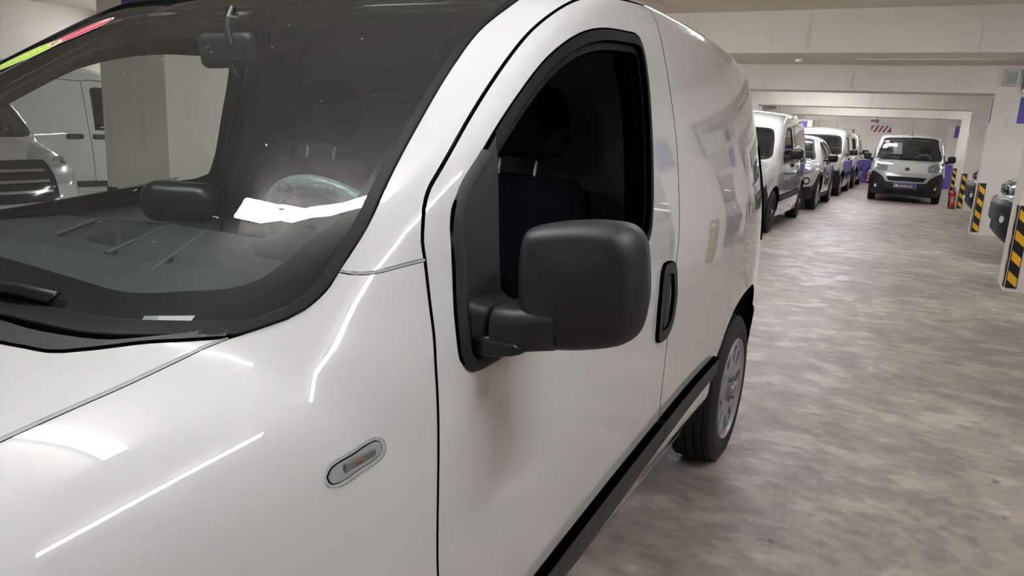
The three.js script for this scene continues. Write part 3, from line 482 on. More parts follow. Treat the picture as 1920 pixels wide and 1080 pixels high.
  // rear bumper and lamps
  { const rb = path(run([zy(-2.99, .46), zy(-2.99, .25)]), run([zy(-2.99, .25), zy(-3.11, .25)]), run([zy(-3.11, .25), zy(-3.11, .56)]), run([zy(-3.11, .56), zy(-2.94, .56)]), run([zy(-2.94, .56), zy(-2.99, .46)]));
    both(m => part('bumper_corner', m(panel(M.wrap, rb, { lift: .012, fold: .02 })), MAT.plastic, van));
    const R = []; for (let i = 0; i <= 10; i++) { const p = M.wrap.at(-3.11, M.fromZY(-3.11, .25 + .031 * i)[1]); R.push([p.x, p.y]); }
    part('rear_bumper', panel(M.rear, [...R, ...R.map(p => [-p[0], p[1]]).reverse()], { cell: .06, lift: .015, fold: .02 }), MAT.plastic, van);
    const tl = path(run([[-2.95, 1.28], [-2.915, 1.16], [-2.915, 1.0], [-2.96, .88]].map(p => zy(...p))), run([zy(-2.96, .88), zy(-3.10, .88)]), run([zy(-3.10, .88), zy(-3.10, 1.3)]), run([zy(-3.10, 1.3), zy(-2.95, 1.28)]));
    both(m => part('tail_lamp', m(panel(M.wrap, tl, { cell: .03, lift: .006, fold: .01 })), MAT.red, van)); }
  // bonnet, cowl, windscreen
  const notch = T([[-.102, .4171], [-.073, .4335], [-.045, .4513], [-.001, .4695], [.025, .4864], [.034, .5174], [.041, .5501], [.062, .75], [.09, 1.1], [.096, PI / 2]]);
  const hoodHalf = path(run(notch.slice().reverse()), run(hoodSeam), run([zt(.45, .30), zt(.45, .8), zt(.45, PI / 2)]));
  const hood = path(hoodHalf, mir(hoodHalf));
  part('bonnet', panel(M.wrap, hood, { cell: .035, gap: .0022 }), MAT.paint, van);
  const F0 = M.front, xy = (x, y) => [x, y];
  const sE = [[.625, 1.575], [.629, 1.56], [.628, 1.485], [.649, 1.407], [.679, 1.325], [.712, 1.237], [.732, 1.169], [.733, 1.138], [.735, 1.121], [.735, 1.1], [.728, 1.078], [.709, 1.065], [.69, 1.056]];
  const sB = [[.69, 1.056], [.62, 1.053], [.55, 1.05], [.4, 1.054], [.2, 1.06], [0, 1.062]], sT = [[0, 1.612], [.3, 1.61], [.52, 1.602], [.593, 1.592], [.625, 1.575]];
  const sHalf = path(run(sT), run(sE), run(sB)), screen = path(sHalf, flipX(sHalf));
  const scr = offsetCCW(screen, .001);
  const ws = part('windscreen', panel(F0, scr, { cell: .04, fold: -1, lift: -.004 }), MAT.glass, van);
  const fE = [[.588, 1.56], [.599, 1.526], [.626, 1.418], [.648, 1.344], [.683, 1.235], [.69, 1.207], [.688, 1.176], [.678, 1.163], [.673, 1.141], [.66, 1.116], [.635, 1.105], [.589, 1.099], [.539, 1.093], [.504, 1.092], [.406, 1.1], [.279, 1.109], [.1, 1.115], [0, 1.116]];
  const fT = [[0, 1.567], [.3, 1.568], [.56, 1.566], [.588, 1.56]], fHalf = path(run(fT), run(fE)), frIn = path(fHalf, flipX(fHalf));
  part('black_frit', panel(F0, scr, { cell: .03, holes: [offsetCCW(frIn, 0)], lift: -.0095, fold: -1 }), MAT.frit, ws);
  part('screen_seal', panel(F0, offsetCCW(scr, -.001), { cell: .03, holes: [offsetCCW(scr, .0105)], lift: .003, fold: .012, round: .003 }), MAT.rubber, ws);
  { const v = [[.573, 1.0695], [.577, 1.0605], [.631, 1.0645], [.63, 1.0735]]; part('number_label', panel(F0, v, { cell: .02, lift: -.003, fold: -1 }), MAT.vin, ws, 'small printed label under the windscreen'); }
  { const sp = [], Rn = (s => () => (s = (s * 16807) % 2147483647) / 2147483647)(4242); for (let i = 0; i < 90; i++) { const x = -.1 + Rn() * .72, y = 1.14 + Rn() * .36, q = F0.at(x, y), n = M.normal(q), d = new THREE.CircleGeometry(.0008 + Rn() ** 3 * .0022, 6); d.scale(1 + Rn(), .6, 1); d.rotateZ(Rn() * 3); d.applyQuaternion(new THREE.Quaternion().setFromUnitVectors(V3(0, 0, 1), n)); d.translate(q.x - n.x * .0035, q.y - n.y * .0035, q.z - n.z * .0035); sp.push(d); }
    part('dust_specks', merge(sp), MAT.dust, ws).userData.kind = 'stuff'; }
  const cTop = T([[-.102, .4171], [-.11, .4356], [-.088, .4414], [-.056, .4567], [-.024, .477], [-.01, .5038], [.001, .5444], [.005, .5741], [.006, .5996], [.014, .75], [.034, 1.1], [.038, PI / 2]]);
  const cowHalf = path(run(notch.slice().reverse()), run(cTop)), cowl = path(cowHalf, mir(cowHalf));
  part('cowl_panel', panel(M.wrap, cowl, { cell: .025, gap: .001, lift: .003, fold: .02 }), MAT.plastic, van);
  // wipers: arm and blade on the glass
  const onScreen = (x, y, l) => { const p = F0.at(x, y), n = M.normal(p); return [p.x + n.x * l, p.y + n.y * l, p.z + n.z * l]; };
  for (const [a, b, c] of [[[-.25, 1.062], [.12, 1.085], [.445, 1.0715]], [[-.62, 1.06], [-.45, 1.075], [-.2, 1.078]]]) {
    const w = part('wiper_arm', tube([onScreen(...a, .02), onScreen((a[0] + b[0]) / 2, b[1] - .004, .032), onScreen(b[0], b[1], .03)], .007, 24, 8), MAT.plasticSmooth, van);
    const L = []; for (let i = 0; i <= 14; i++) { const t = i / 14, x = b[0] - .33 + (c[0] - b[0] + .33) * t, y = b[1] - .004 + (c[1] - b[1] + .004) * t; const p = F0.at(x, y), n = M.normal(p), u = [0, .62, -.78]; const h = t > .97 ? .006 : .0105; L.push([[-.011, .004], [-.008, .014], [.0, .018], [.009, .013], [.011, .004]].map(([e, q]) => [p.x + n.x * q * h / .0105 + u[0] * e, p.y + n.y * q * h / .0105 + u[1] * e, p.z + n.z * q * h / .0105 + u[2] * e])); }
    part('wiper_blade', loft(L), MAT.plasticSmooth, w);
  }
  // nose
  const sec = []; for (let i = 0; i <= 80; i++) { const w = (-.62 + (PI + 1.24) * i / 80) * K, p = M.wrap.at(.45, w); if (p.y > .2) sec.push([p.x * .999, p.y]); }
  part('front_panel', panel(F0, offsetCCW(sec, 0), { cell: .035, fold: -1 }), MAT.paint, van);
  const lower = sec.filter(p => p[1] < .8).map(p => [p[0] * .995, p[1]]).sort((a, b) => a[1] - b[1]), rightS = lower.filter(p => p[0] > 0), yEdge = .74;
  const trimTop = [[.742, .80], [.667, .757], [.444, .733], [.322, .731], [0, .728]], trimBot = [[.735, .755], [.608, .688], [.51, .616], [.445, .525], [.3, .512], [0, .51]];
  const bumpHalf = path(run([[0, .515], [.3, .517], [.44, .53], [.515, .62], [.61, .692], [.735, .757]]), run(rightS.filter(p => p[1] < .755).reverse()), run([[rightS[0][0], .205], [.5, .19], [0, .19]]));
  const bumper = part('front_bumper', panel(F0, offsetCCW(path(bumpHalf, flipX(bumpHalf)), 0), { cell: .04, lift: .014, fold: .02, round: .006 }), MAT.plastic, van);
  both(m => part('bumper_side', m(panel(M.wrap, path(run([zy(.45, .74), zy(.45, .2)]), run([zy(.45, .2), zy(.384, .2)]), run([zy(.384, .2), zy(.384, .4)]), run([zy(.384, .4), zy(.3, .57), zy(.32, .62)]), run([zy(.32, .62), zy(.45, .74)])), { lift: .013, fold: .015 })), MAT.plastic, bumper));
  const trimHalf = path(run(trimTop).reverse(), [], run([trimTop[0], trimBot[0]]), run(trimBot)), gr = [[.44, .643], [.408, .566], [.38, .538], [0, .535], [-.38, .538], [-.408, .566], [-.44, .643], [-.19, .65], [.19, .65]];
  const grille = part('grille_trim', panel(F0, offsetCCW(path(trimHalf, flipX(trimHalf)), 0), { cell: .03, holes: [gr], lift: .017, fold: .018, round: .004 }), MAT.silverPaint, van);
  part('grille_mesh', panel(F0, offsetCCW(gr, -.004), { cell: .05, lift: .004, fold: -1 }), MAT.well, grille);
  for (const y of [.56, .585, .61]) part('grille_slat', panel(F0, [[-.4, y], [.4, y], [.405, y + .009], [-.405, y + .009]], { cell: .04, lift: .011, fold: .008 }), MAT.plasticSmooth, grille);
  part('lower_grille', panel(F0, rrect(0, .285, .86, .1, .03), { cell: .05, lift: .0155, fold: .004 }), MAT.well, bumper);
  const hl = [[.44, .772], [.455, .932], [.562, .985], [.69, .98], [.742, .93], [.728, .81], [.58, .762]], hlP = path(run([...hl, hl[0]]));
  both((m, s) => {
    const h = part('headlamp', m(panel(F0, offsetCCW(hlP, .003), { cell: .03, lift: .012, fold: .014, round: .005 })), MAT.lens, van);
    part('reflector', m(panel(F0, offsetCCW(hlP, .008), { cell: .03, lift: .002, fold: -1 })), MAT.headReflector, h);
    for (const [x, y, r] of [[.53, .87, .05], [.65, .9, .045]]) { const p = F0.at(x, y), b = new THREE.LatheGeometry([[.2, 0], [.7, .1], [.95, .35], [1, .5]].map(q => new THREE.Vector2(q[0] * r, q[1] * r)), 24); b.rotateX(Math.PI / 2); b.translate(p.x, p.y, p.z - .006); part('lamp_bowl', m(b), MAT.chrome, h); const c = new THREE.SphereGeometry(r * .25, 12, 8); c.translate(p.x, p.y, p.z + .002); part('bulb', m(c), MAT.lens, h); }
    const fp = F0.at(.655, .392), fg = new THREE.Group(); const ring = part('fog_lamp', m(tr(new THREE.TorusGeometry(.055, .014, 12, 32), fp.x, fp.y, fp.z + .014, .1, .5)), MAT.plasticSmooth, bumper); part('fog_lens', m(tr(cyl(.042, .01, 24), fp.x, fp.y, fp.z + .016, 1.65, .0, -.5)), MAT.lampGlass, bumper);
  });
  { const p = F0.at(0, .83), em = part('round_badge', tr(new THREE.LatheGeometry([[0, .004], [.045, .003], [.052, -.004]].map(q => new THREE.Vector2(...q)), 40), p.x, p.y, p.z + .006, Math.PI / 2 - .45), MAT.badge, van); part('badge_ring', tr(new THREE.TorusGeometry(.052, .006, 10, 40), p.x, p.y, p.z + .006, -.45), MAT.chrome, em); part('badge_face', tr(new THREE.CircleGeometry(.044, 32), p.x, p.y + .005, p.z + .0105, -.45), MAT.badgeFace, em); }
  { const p = F0.at(0, .435), pl = part('number_plate', tr(box(.5, .112, .008, .003), 0, .435, p.z + .024, -.06), MAT.plateBack, van); const face = new THREE.PlaneGeometry(.496, .108); face.applyMatrix4(new THREE.Matrix4().makeRotationX(-.06).setPosition(0, .435, p.z + .0285)); part('plate_face', face, MAT.plateFace, pl); }
  // aerial on the roof
  { const p = M.wrap.at(-1.02, roofK), a = part('aerial', tr(cyl(.004, .34, 8, .002), 0, p.y + .17, p.z - .06, -.35), MAT.rubber, van); part('aerial_base', tr(new THREE.SphereGeometry(.022, 16, 8), 0, p.y, p.z), MAT.rubber, a); }
  // cabin
  const pan = box(1.3, .06, 3.3, .02); pan.translate(0, .29, -1.3); part('floor_pan', pan, MAT.dark, van);
  { const S = sectionShape(M, -1.64, -.38 * K, (PI + .38) * K, .035); part('partition', flatPlate(S, -1.66, .02), MAT.partition, van); const S2 = sectionShape(M, .02, -.5, 0, .04);
    part('firewall', tr(box(1.36, .62, .02, .004), 0, .62, .02), MAT.dark, van);
    part('partition_rail', tr(box(.62, .008, .008, .003), -.05, 1.405, -1.635), MAT.steel, van); }
  const hh = path(run(header), run([zt(-.871, .9101), zt(-1.2, .87), zt(-1.63, .84)]), run([zt(-1.63, .84), zt(-1.63, PI / 2)])), hlHalf = offsetCCW(path(hh, mir(hh)), .03);
  part('headliner', panel(M.wrap, hlHalf, { cell: .06, lift: -.03, fold: -1 }), MAT.headliner, van);
  const pil = path(run(upperEdge), run(seam), run(gapUp), run([zt(-1.235, .8945), zt(-.871, .9101)]));
  const bp = path(run([zy(-1.33, .45), zy(-1.34, 1.1), zy(-1.36, 1.3), zy(-1.36, 1.53)]), run([zy(-1.36, 1.53), zy(-1.63, 1.53)]), run([zy(-1.63, 1.53), zy(-1.63, .45)]), run([zy(-1.63, .45), zy(-1.33, .45)]));
  both((m, s) => { part('pillar_trim', m(panel(M.wrap, pil, { cell: .04, lift: -.03, fold: -1 })), MAT.trimGrey, van); part('pillar_trim', m(panel(M.wrap, bp, { cell: .06, lift: -.075, fold: .02 })), MAT.trim, van);
    part('sill_trim', m(panel(M.wrap, path(run([zy(-.35, .3), zy(-.35, .55)]), run([zy(-.35, .55), zy(-1.63, .55)]), run([zy(-1.63, .55), zy(-1.63, .3)]), run([zy(-1.63, .3), zy(-.35, .3)])), { cell: .1, lift: -.06, fold: -1 })), MAT.dark, van); });
  dashboard(van);
  for (const s of [1, -1]) frontSeat(van, s * .37);
  return { van, M };
}
const offsetCCW = (P, d) => { const q = area2(P) < 0 ? [...P].reverse() : P; return d ? offset(q, d) : q; };
function wingMirror(van, m, s) {
  const g = new THREE.Group(); g.name = 'wing_mirror'; van.add(g);
  // housing: a rounded shell, its outline in x and y, closed towards the front with a soft dome
  const out = run([[.905, 1.022], [.893, 1.06], [.889, 1.10], [.890, 1.15], [.896, 1.172], [.912, 1.181], [.96, 1.190], [1.0, 1.193], [1.043, 1.189], [1.062, 1.172], [1.072, 1.13], [1.076, 1.075], [1.068, 1.044], [1.05, 1.026], [1.02, 1.015], [.96, 1.005], [.922, 1.006], [.905, 1.022]], .006), cx = .983, cy = 1.1;
  const rings = [], N = out.length - 1, L = out.slice(0, N);
  const at = (k, z, dx = 0) => L.map(p => [cx + (p[0] - cx) * k * .95 + dx, cy + (p[1] - cy) * k, z - .018 * (p[0] - cx) / .09 * k]);
  rings.push(at(.90, -.522, -.014), at(.94, -.53, -.014), at(.955, -.526, -.013), at(.975, -.495, -.008));
  for (let i = 0; i <= 12; i++) { const t = i / 12 * Math.PI / 2; rings.push(at(1 - .3 * (1 - Math.cos(t)), -.465 + .042 * Math.sin(t))); }
  for (const k of [.62, .5, .38, .25, .12, .02]) rings.push(at(k, -.423 + .008 * (1 - (k / .7) ** 2)));
  part('mirror_housing', m(loft(rings, true, true)), MAT.plastic, g);
  const gl = loft([at(.905, -.519, -.014), at(.88, -.518, -.014)], false, true); part('mirror_glass', m(gl), MAT.mirror, g);
  // arm: a block on the door plate, a seam, then the foot of the housing
  const ring = (x, y0, y1, z0, z1, r = .014) => rrect((z0 + z1) / 2, (y0 + y1) / 2, z1 - z0, y1 - y0, Math.min(r, (z1 - z0) / 2.1, (y1 - y0) / 2.1)).map(q => [x, q[1], q[0]]);
  part('mirror_arm', m(loft([ring(.825, .975, 1.075, -.50, -.385), ring(.846, .985, 1.064, -.495, -.39), ring(.858, .99, 1.062, -.49, -.395), ring(.866, .992, 1.06, -.488, -.398)])), MAT.plastic, g);
  part('mirror_foot', m(loft([ring(.8665, .990, 1.056, -.486, -.4, .02), ring(.872, .991, 1.064, -.488, -.394, .02), ring(.9, .999, 1.064, -.495, -.395, .02), ring(.925, 1.003, 1.066, -.5, -.405, .02), ring(.96, 1.01, 1.07, -.5, -.41, .02)])), MAT.plastic, g);
  part('arm_cover', m(loft([ring(.84, .986, 1.022, -.485, -.3885, .008), ring(.868, .990, 1.022, -.484, -.3925, .008), ring(.905, .9975, 1.02, -.484, -.3935, .008), ring(.918, 1.002, 1.012, -.484, -.4, .004)])), MAT.plasticSmooth, g);
}
function dashboard(van) {
  const sm = (a, b, x) => { const t = Math.min(1, Math.max(0, (x - a) / (b - a))); return t * t * (3 - 2 * t); };
  const nx = 120, nz = 64, pos = [], idx = [], uvs = [];
  const hgt = (x, z) => { // top of the dashboard over (x, z)
    let y = 1.035 - .02 * sm(-.3, -.7, x) - .012 * sm(-.1, .02, z) * 3;
    const u = (x + .62 * (z + .44) * -1 + .0), q = x - .82 * (z + .4); // lines across the tray run slantwise
    const tray = sm(-.235, -.215, q + .0) * (1 - sm(-.01, .01, q)) * sm(-.75, -.72, z) * (1 - sm(-.47, -.45, z)); y -= .02 * tray;
    const pocket = sm(-.2, -.17, q) * (1 - sm(-.06, -.03, q)) * sm(-.72, -.69, z) * (1 - sm(-.55, -.52, z)); y -= .045 * pocket;
    y -= .012 * (sm(-.45, -.44, z + .1 * x) - sm(-.40, -.39, z + .1 * x)) * sm(-.6, -.55, x) * (1 - sm(.22, .27, x));
    y -= .09 * sm(-.72, -.82, z) ** 2; return y; };
  for (let j = 0; j <= nz; j++) for (let i = 0; i <= nx; i++) { const x = -.7 + 1.4 * i / nx, z = -.0 - .8 * j / nz - .14 * (x * x) / .49 * (1 - j / nz); pos.push(x, hgt(x, z), z); uvs.push(x * 4, z * 4); }
  for (let j = 0; j < nz; j++) for (let i = 0; i < nx; i++) { const a = j * (nx + 1) + i, b = a + 1, c = a + nx + 1, d = c + 1; idx.push(a, b, c, b, d, c); }
  const g = new THREE.BufferGeometry(); g.setAttribute('position', new THREE.Float32BufferAttribute(pos, 3)); g.setAttribute('uv', new THREE.Float32BufferAttribute(uvs, 2)); g.setIndex(idx); g.computeVertexNormals();
  const d = part('dashboard', g, MAT.dash, van);
  part('dashboard_front', tr(box(1.38, .42, .1, .03), 0, .74, -.76), MAT.dash, d);
  for (const [a, b] of [[[.21, -.34], [-.12, -.73]], [[.0, -.395], [-.23, -.69]], [[-.26, -.44], [-.44, -.65]]]) { const p = []; for (let i = 0; i <= 8; i++) { const x = a[0] + (b[0] - a[0]) * i / 8, z = a[1] + (b[1] - a[1]) * i / 8; p.push([x, 1.033, z]); } part('dashboard_rib', tube(p, .004, 20, 6), MAT.dashLight, d); }
  part('dashboard_pod', tr(box(.19, .105, .11, .042, 6), -.30, 1.083, -.8, 0, .62, -.03), MAT.plasticSmooth, d);
  part('instrument_hood', tr(box(.34, .1, .16, .045, 5), .37, 1.03, -.64, .1), MAT.dash, d);
  // steering wheel in clear protective film
  const W = part('steering_wheel', tr(new THREE.TorusGeometry(.185, .018, 18, 80), .345, 1.035, -.70, .6), MAT.film, van);
  const hub = tr(box(.16, .11, .05, .025, 4), .345, 1.03, -.69, .6); part('wheel_hub', hub, MAT.dark, W);
  for (const a of [0, Math.PI, -Math.PI / 2]) { const sp = box(.14, .035, .018, .006); sp.translate(.11, 0, -.012); sp.rotateZ(a); tr(sp, .345, 1.035, -.70, .6); part('wheel_spoke', sp, MAT.dark, W); }
  const col = cyl(.03, .25, 16); tr(col, .345, .97, -.58, -.95); part('steering_column', col, MAT.dark, van);
  // rear-view mirror
  const R = part('inside_mirror', tr(box(.135, .075, .035, .018, 4), -.01, 1.45, -.715, .12, .3, .02), MAT.mirrorBack, van);
  part('mirror_stalk', tube([[.0, 1.54, -.72], [.005, 1.5, -.7], [.015, 1.46, -.7]], .009, 12, 8), MAT.plasticSmooth, R); part('mirror_lever', tr(box(.012, .034, .008, .003), .012, 1.402, -.71, .2, .3, .35), MAT.plasticSmooth, R);
  for (const [x, w] of [[-.33, .3], [.33, .3]]) part('sun_visor', tr(box(w, .012, .13, .006), x, 1.565, -.93, .3), MAT.trim, van);
}
function frontSeat(van, x) {
  const g = new THREE.Group(); g.name = 'front_seat'; van.add(g);
  const cs = (w, d, y, z, r = .05) => rrect(0, 0, w, d, Math.min(r, d / 2.05)).map(p => [x + p[0], y - p[1] * .18, z + p[1]]);
  part('backrest', loft([cs(.46, .12, .55, -1.2), cs(.5, .15, .62, -1.22), cs(.52, .15, .8, -1.27), cs(.52, .14, .95, -1.315), cs(.5, .125, 1.07, -1.35), cs(.46, .105, 1.14, -1.37), cs(.38, .08, 1.175, -1.38), cs(.2, .04, 1.185, -1.383)]), MAT.seat, g);
  part('seat_cushion', tr(box(.5, .16, .52, .06, 4), x, .56, -.98, .08), MAT.seat, g);
  part('headrest', loft([cs(.2, .03, 1.238, -1.395), cs(.27, .075, 1.245, -1.396), cs(.285, .1, 1.27, -1.4), cs(.28, .11, 1.33, -1.41), cs(.25, .105, 1.39, -1.42), cs(.2, .09, 1.42, -1.43), cs(.12, .05, 1.432, -1.435)]), MAT.seat, g);
  for (const s of [-1, 1]) part('headrest_post', tr(cyl(.006, .12, 12), x + s * .058, 1.21, -1.394, -.2), MAT.chrome, g);
  part('seat_patch', tr(box(.1, .14, .006, .002), x + .16, .96, -1.243, -.3), MAT.seatGrey, g);
}
// ---------- other vehicles: an outer form from a few curves, then shell, doors, glass, lamps, wheels ----------
function makeForm(o) {
  const sy = spline(o.sideY), sz = spline(o.sideZ), rz = spline(o.roofZ), cy = spline(o.screenY), hz = spline(o.hoodZ), ny = spline(o.noseY), crown = o.crown ?? .055, bulge = o.bulge ?? .22, wb = o.wb;
  return { midZ: wb / 2, axisY: o.axisY ?? .75, wb, o,
    screen: (x, y, z) => (z - (cy(y) - bulge * x * x)) * .55,
    F(x, y, z) {
      const ax = Math.abs(x), fl = (zc) => { const r = Math.hypot(y - o.R, z - zc); return .014 * Math.exp(-(((r - o.R - .06) / .07) ** 2)); };
      const s = ax - (sy(y) + sz(z) + (y < .95 ? fl(0) + fl(-wb) : 0) + (o.crease ? o.crease(y, z) : 0));
      let t = smin(this.screen(x, y, z), (y - (hz(z) - .05 * (x / .7) ** 2)) * .98, .03);
      t = smax(t, y - (rz(z) - crown * (x / .65) ** 2), .14);
      let f = smax(s, t, (o.k ?? .14) + .12 * Math.min(1, Math.max(0, (1.3 - y) / .2)) * (z > -.6 ? 1 : 0));
      f = smax(f, z - (ny(y) - (o.noseBow ?? .28) * Math.abs(x / .85) ** (o.noseExp ?? 2.6)), o.kn ?? .15);
      return smax(f, -(z - (o.tail(y))) , .14);
    } };
}
function buildCar(name, label, category, form, c) {
  const M = formMaps(form), K = .85, PI = Math.PI, zy = M.fromZY, o = form.o, R = o.R, wb = form.wb, car = thing(name, label, category);
  const paint = c.paint ?? MAT.paint, cell = c.cell ?? .07, zf = o.zFront ?? .45, zr = o.zRear, sill = .3, both = fn => { fn(g => g, 1); fn(mirrorX, -1); };
  const arch = (zc, r) => { const a = []; for (let i = 0; i <= 14; i++) { const t = PI * i / 14; a.push(zy(zc + Math.cos(t) * r, R + Math.sin(t) * r)); } return a; };
  const r = R + .065, mirW = P => P.map(p => [p[0], PI * K - p[1]]).reverse();
  const rise = (z, y0, y1) => { const n = 8, a = []; for (let i = 0; i <= n; i++) a.push(zy(z, y0 + (y1 - y0) * i / n)); const w = a[n][1]; for (let i = 1; i <= 8; i++) a.push([z, w + (PI / 2 * K - w) * i / 8]); return a; };
  const side = path(rise(zf, R, .7).reverse(), run([zy(zf, R), zy(r, R)]), arch(0, r), run([zy(-r, R), zy(-r, sill)]), run([zy(-r, sill), zy(-wb + r, sill)]), run([zy(-wb + r, sill), zy(-wb + r, R)]), arch(-wb, r), run([zy(-wb - r, R), zy(-wb - r, sill + .05)]), run([zy(-wb - r, sill + .05), zy(zr, sill + .05)]), rise(zr, sill + .05, .75));
  const shell = path(side, mirW(side));
  const P2 = (list) => path(run([...list, list[0]].map(p => zy(...p)), .03));
  const poly = list => { const out = []; list.forEach((p, i) => { const q = list[(i + 1) % list.length], n = Math.max(1, Math.ceil(Math.hypot(q[0] - p[0], q[1] - p[1]) / .06)); for (let k = 0; k < n; k++) out.push(zy(p[0] + (q[0] - p[0]) * k / n, p[1] + (q[1] - p[1]) * k / n)); }); return offsetCCW(out, 0); };
  const sH = path(run(c.screen, .03)), scr = offsetCCW(path(sH, flipX(sH)), 0), scrW = offsetCCW(scr.map(p => M.back(M.front.at(...p))), 0);
  const doors = c.doors.map(d => ({ line: poly(d.line), win: d.win && poly(d.win), handle: d.handle })), fixed = (c.windows ?? []).map(poly);
  const holes = [scrW]; for (const d of doors) { holes.push(d.line, offsetCCW(mirW(d.line), 0)); } for (const w of fixed) holes.push(w, offsetCCW(mirW(w), 0));
  part('body_shell', panel(M.wrap, shell, { cell, holes, gap: .003 }), paint, car);
  const ws = part('windscreen', panel(M.front, scr, { cell: .08, lift: -.003, fold: -1 }), MAT.glass, car);
  part('screen_border', panel(M.front, scr, { cell: .06, holes: [offset(scr, .035)], lift: .001, fold: .012 }), MAT.rubber, ws);
  const glassPart = (w, parent, m, nm) => { part(nm, m(panel(M.wrap, w, { cell: .1, lift: -.008, fold: -1 })), c.glass ?? MAT.tint, parent); part('window_seal', m(panel(M.wrap, w, { cell: .08, holes: [offset(w, .022)], lift: .0015, fold: .02 })), MAT.rubber, parent); };
  both((m, s) => {
    for (const d of doors) { const D = part('door', m(panel(M.wrap, d.line, { cell, holes: d.win ? [d.win] : [], gap: .003 })), paint, car); if (d.win) glassPart(d.win, D, m, 'door_glass');
      const zs = d.line.map(p => p[0]), zh = d.handle ? d.handle[0] : Math.min(...zs) + .16, yh = d.handle ? d.handle[1] : .93; part('door_handle', m(panel(M.wrap, offsetCCW(rrect(0, 0, .19, .045, .02).map(p => { const q = zy(zh + p[0], yh + p[1]); return q; }), 0), { cell: .05, lift: .02, fold: .03, round: .006 })), c.handleMat ?? MAT.plasticSmooth, D); }
    for (const w of fixed) glassPart(w, car, m, 'side_window');
    if (c.pressing) part('side_pressing', m(panel(M.wrap, poly(c.pressing), { cell, holes: [offset(poly(c.pressing), .012)], lift: .004, fold: .006, round: .003 })), paint, car);
    if (c.cladding) for (const zc of [0, -wb]) { const a = [...arch(zc, r - .004), ...arch(zc, r + .06).reverse()]; part('arch_cladding', m(panel(M.wrap, offsetCCW(a, 0), { cell: .08, lift: .012, fold: .02, round: .004 })), MAT.plastic, car); }
    if (c.strip) part('rub_strip', m(panel(M.wrap, poly([[-r - .02, c.strip[0]], [-wb + r + .03, c.strip[0] + c.strip[2]], [-wb + r + .03, c.strip[1] + c.strip[2]], [-r - .02, c.strip[1]]]), { cell: .1, lift: .016, fold: .02, round: .005 })), MAT.plastic, car);
    part('sill', m(panel(M.wrap, poly([[-r, sill - .1], [-r, sill + .012], [-wb + r, sill + .012], [-wb + r, sill - .1]]), { cell: .1, lift: -.01, fold: .03 })), c.sillMat ?? paint, car);
    // door mirror
    if (c.mirror) { const [mx, my, mz] = c.mirror, G = new THREE.Group(); G.name = 'wing_mirror'; car.add(G);
    const rg = (k, z, sq = 1) => rrect(mx + .12, my, .2 * k, .16 * k * sq, .05 * k).map(p => [p[0], p[1], mz + z]);
    part('mirror_housing', m(loft([rg(.9, -.075), rg(1, -.07), rg(1, -.03), rg(.95, .01), rg(.8, .035), rg(.5, .05), rg(.05, .054)])), c.mirrorMat ?? MAT.plasticSmooth, G);
    part('mirror_glass', m(loft([rg(.88, -.074), rg(.86, -.0765)], false, true)), MAT.mirror, G);
    part('mirror_arm', m(tr(box(.14, .05, .07, .02), mx - .01, my - .05, mz - .02)), MAT.plasticSmooth, G); }
    wheelPart(car, s * (o.track / 2), R, 0, R, o.tw ?? .2, R * .66, c.wheelMat ?? MAT.wheelCover, c.spokes ?? 7); wheelPart(car, s * (o.track / 2), R, -wb, R, o.tw ?? .2, R * .66, c.wheelMat ?? MAT.wheelCover, c.spokes ?? 7);
    for (const zc of [0, -wb]) { const A = [], Bq = []; for (let i = 0; i <= 16; i++) { const t = PI * i / 16, y = R + Math.sin(t) * (r + .01), z = zc + Math.cos(t) * (r + .01); A.push([(M.wrap.at(...zy(z, y)).x - .015) * s, y, z]); Bq.push([s * .5, y, z]); } part('wheel_liner', loft([A, Bq], false, false, false), MAT.well, car); }
    // lamps
    const hl = offsetCCW(path(run([...c.lamp, c.lamp[0]], .03)), 0), H = part('headlamp', m(panel(M.front, hl, { cell: .06, lift: .008, fold: .015, round: .004 })), MAT.lens, car);
    part('reflector', m(panel(M.front, offset(hl, .006), { cell: .06, lift: .001, fold: -1 })), c.lampMat ?? MAT.chromeSoft, H);
    if (c.claws) for (let i = 0; i < 3; i++) { const [x, y] = c.claws; part('light_bar', m(panel(M.front, offsetCCW([[x + i * .05, y - .06], [x + .016 + i * .05, y - .065], [x + .03 + i * .05, y + .07], [x + .012 + i * .05, y + .075]], 0), { cell: .1, lift: .011, fold: .006 })), c.bars ?? MAT.lampGlass, H); }
    else { const [x, y] = c.bowl, p = M.front.at(x, y), b = new THREE.LatheGeometry([[.01, 0], [.035, .006], [.048, .02], [.05, .026]].map(q => new THREE.Vector2(...q)), 20); b.rotateX(PI / 2); b.translate(p.x, p.y, p.z - .012); part('lamp_bowl', m(b), MAT.chrome, H); }
    if (c.fog) { const p = M.front.at(...c.fog), ring = part('fog_lamp', m(tr(new THREE.TorusGeometry(.06, .016, 10, 24), p.x, p.y, p.z + .015, 0, .6)), MAT.plasticSmooth, car); part('fog_lens', m(tr(cyl(.048, .012, 20), p.x, p.y, p.z + .014, PI / 2, 0, -.5)), MAT.lampGlass, ring); }
    const zt2 = zr + .02; part('tail_lamp', m(panel(M.wrap, poly([[zt2, .95], [zt2 + .1, .98], [zt2 + .07, 1.25], [zt2, 1.27]]), { cell: .1, lift: .006, fold: .01 })), MAT.red, car);
  });
  // nose and tail
  const secAt = z => { const S = []; for (let i = 0; i <= 64; i++) { const w = (-.62 + (PI + 1.24) * i / 64) * K, p = M.wrap.at(z, w); if (p.y > .22) S.push([p.x * .999, p.y]); } return S; };
  const sec = secAt(zf); part('front_panel', panel(M.front, offsetCCW(sec, 0), { cell: .06, fold: -1 }), paint, car);
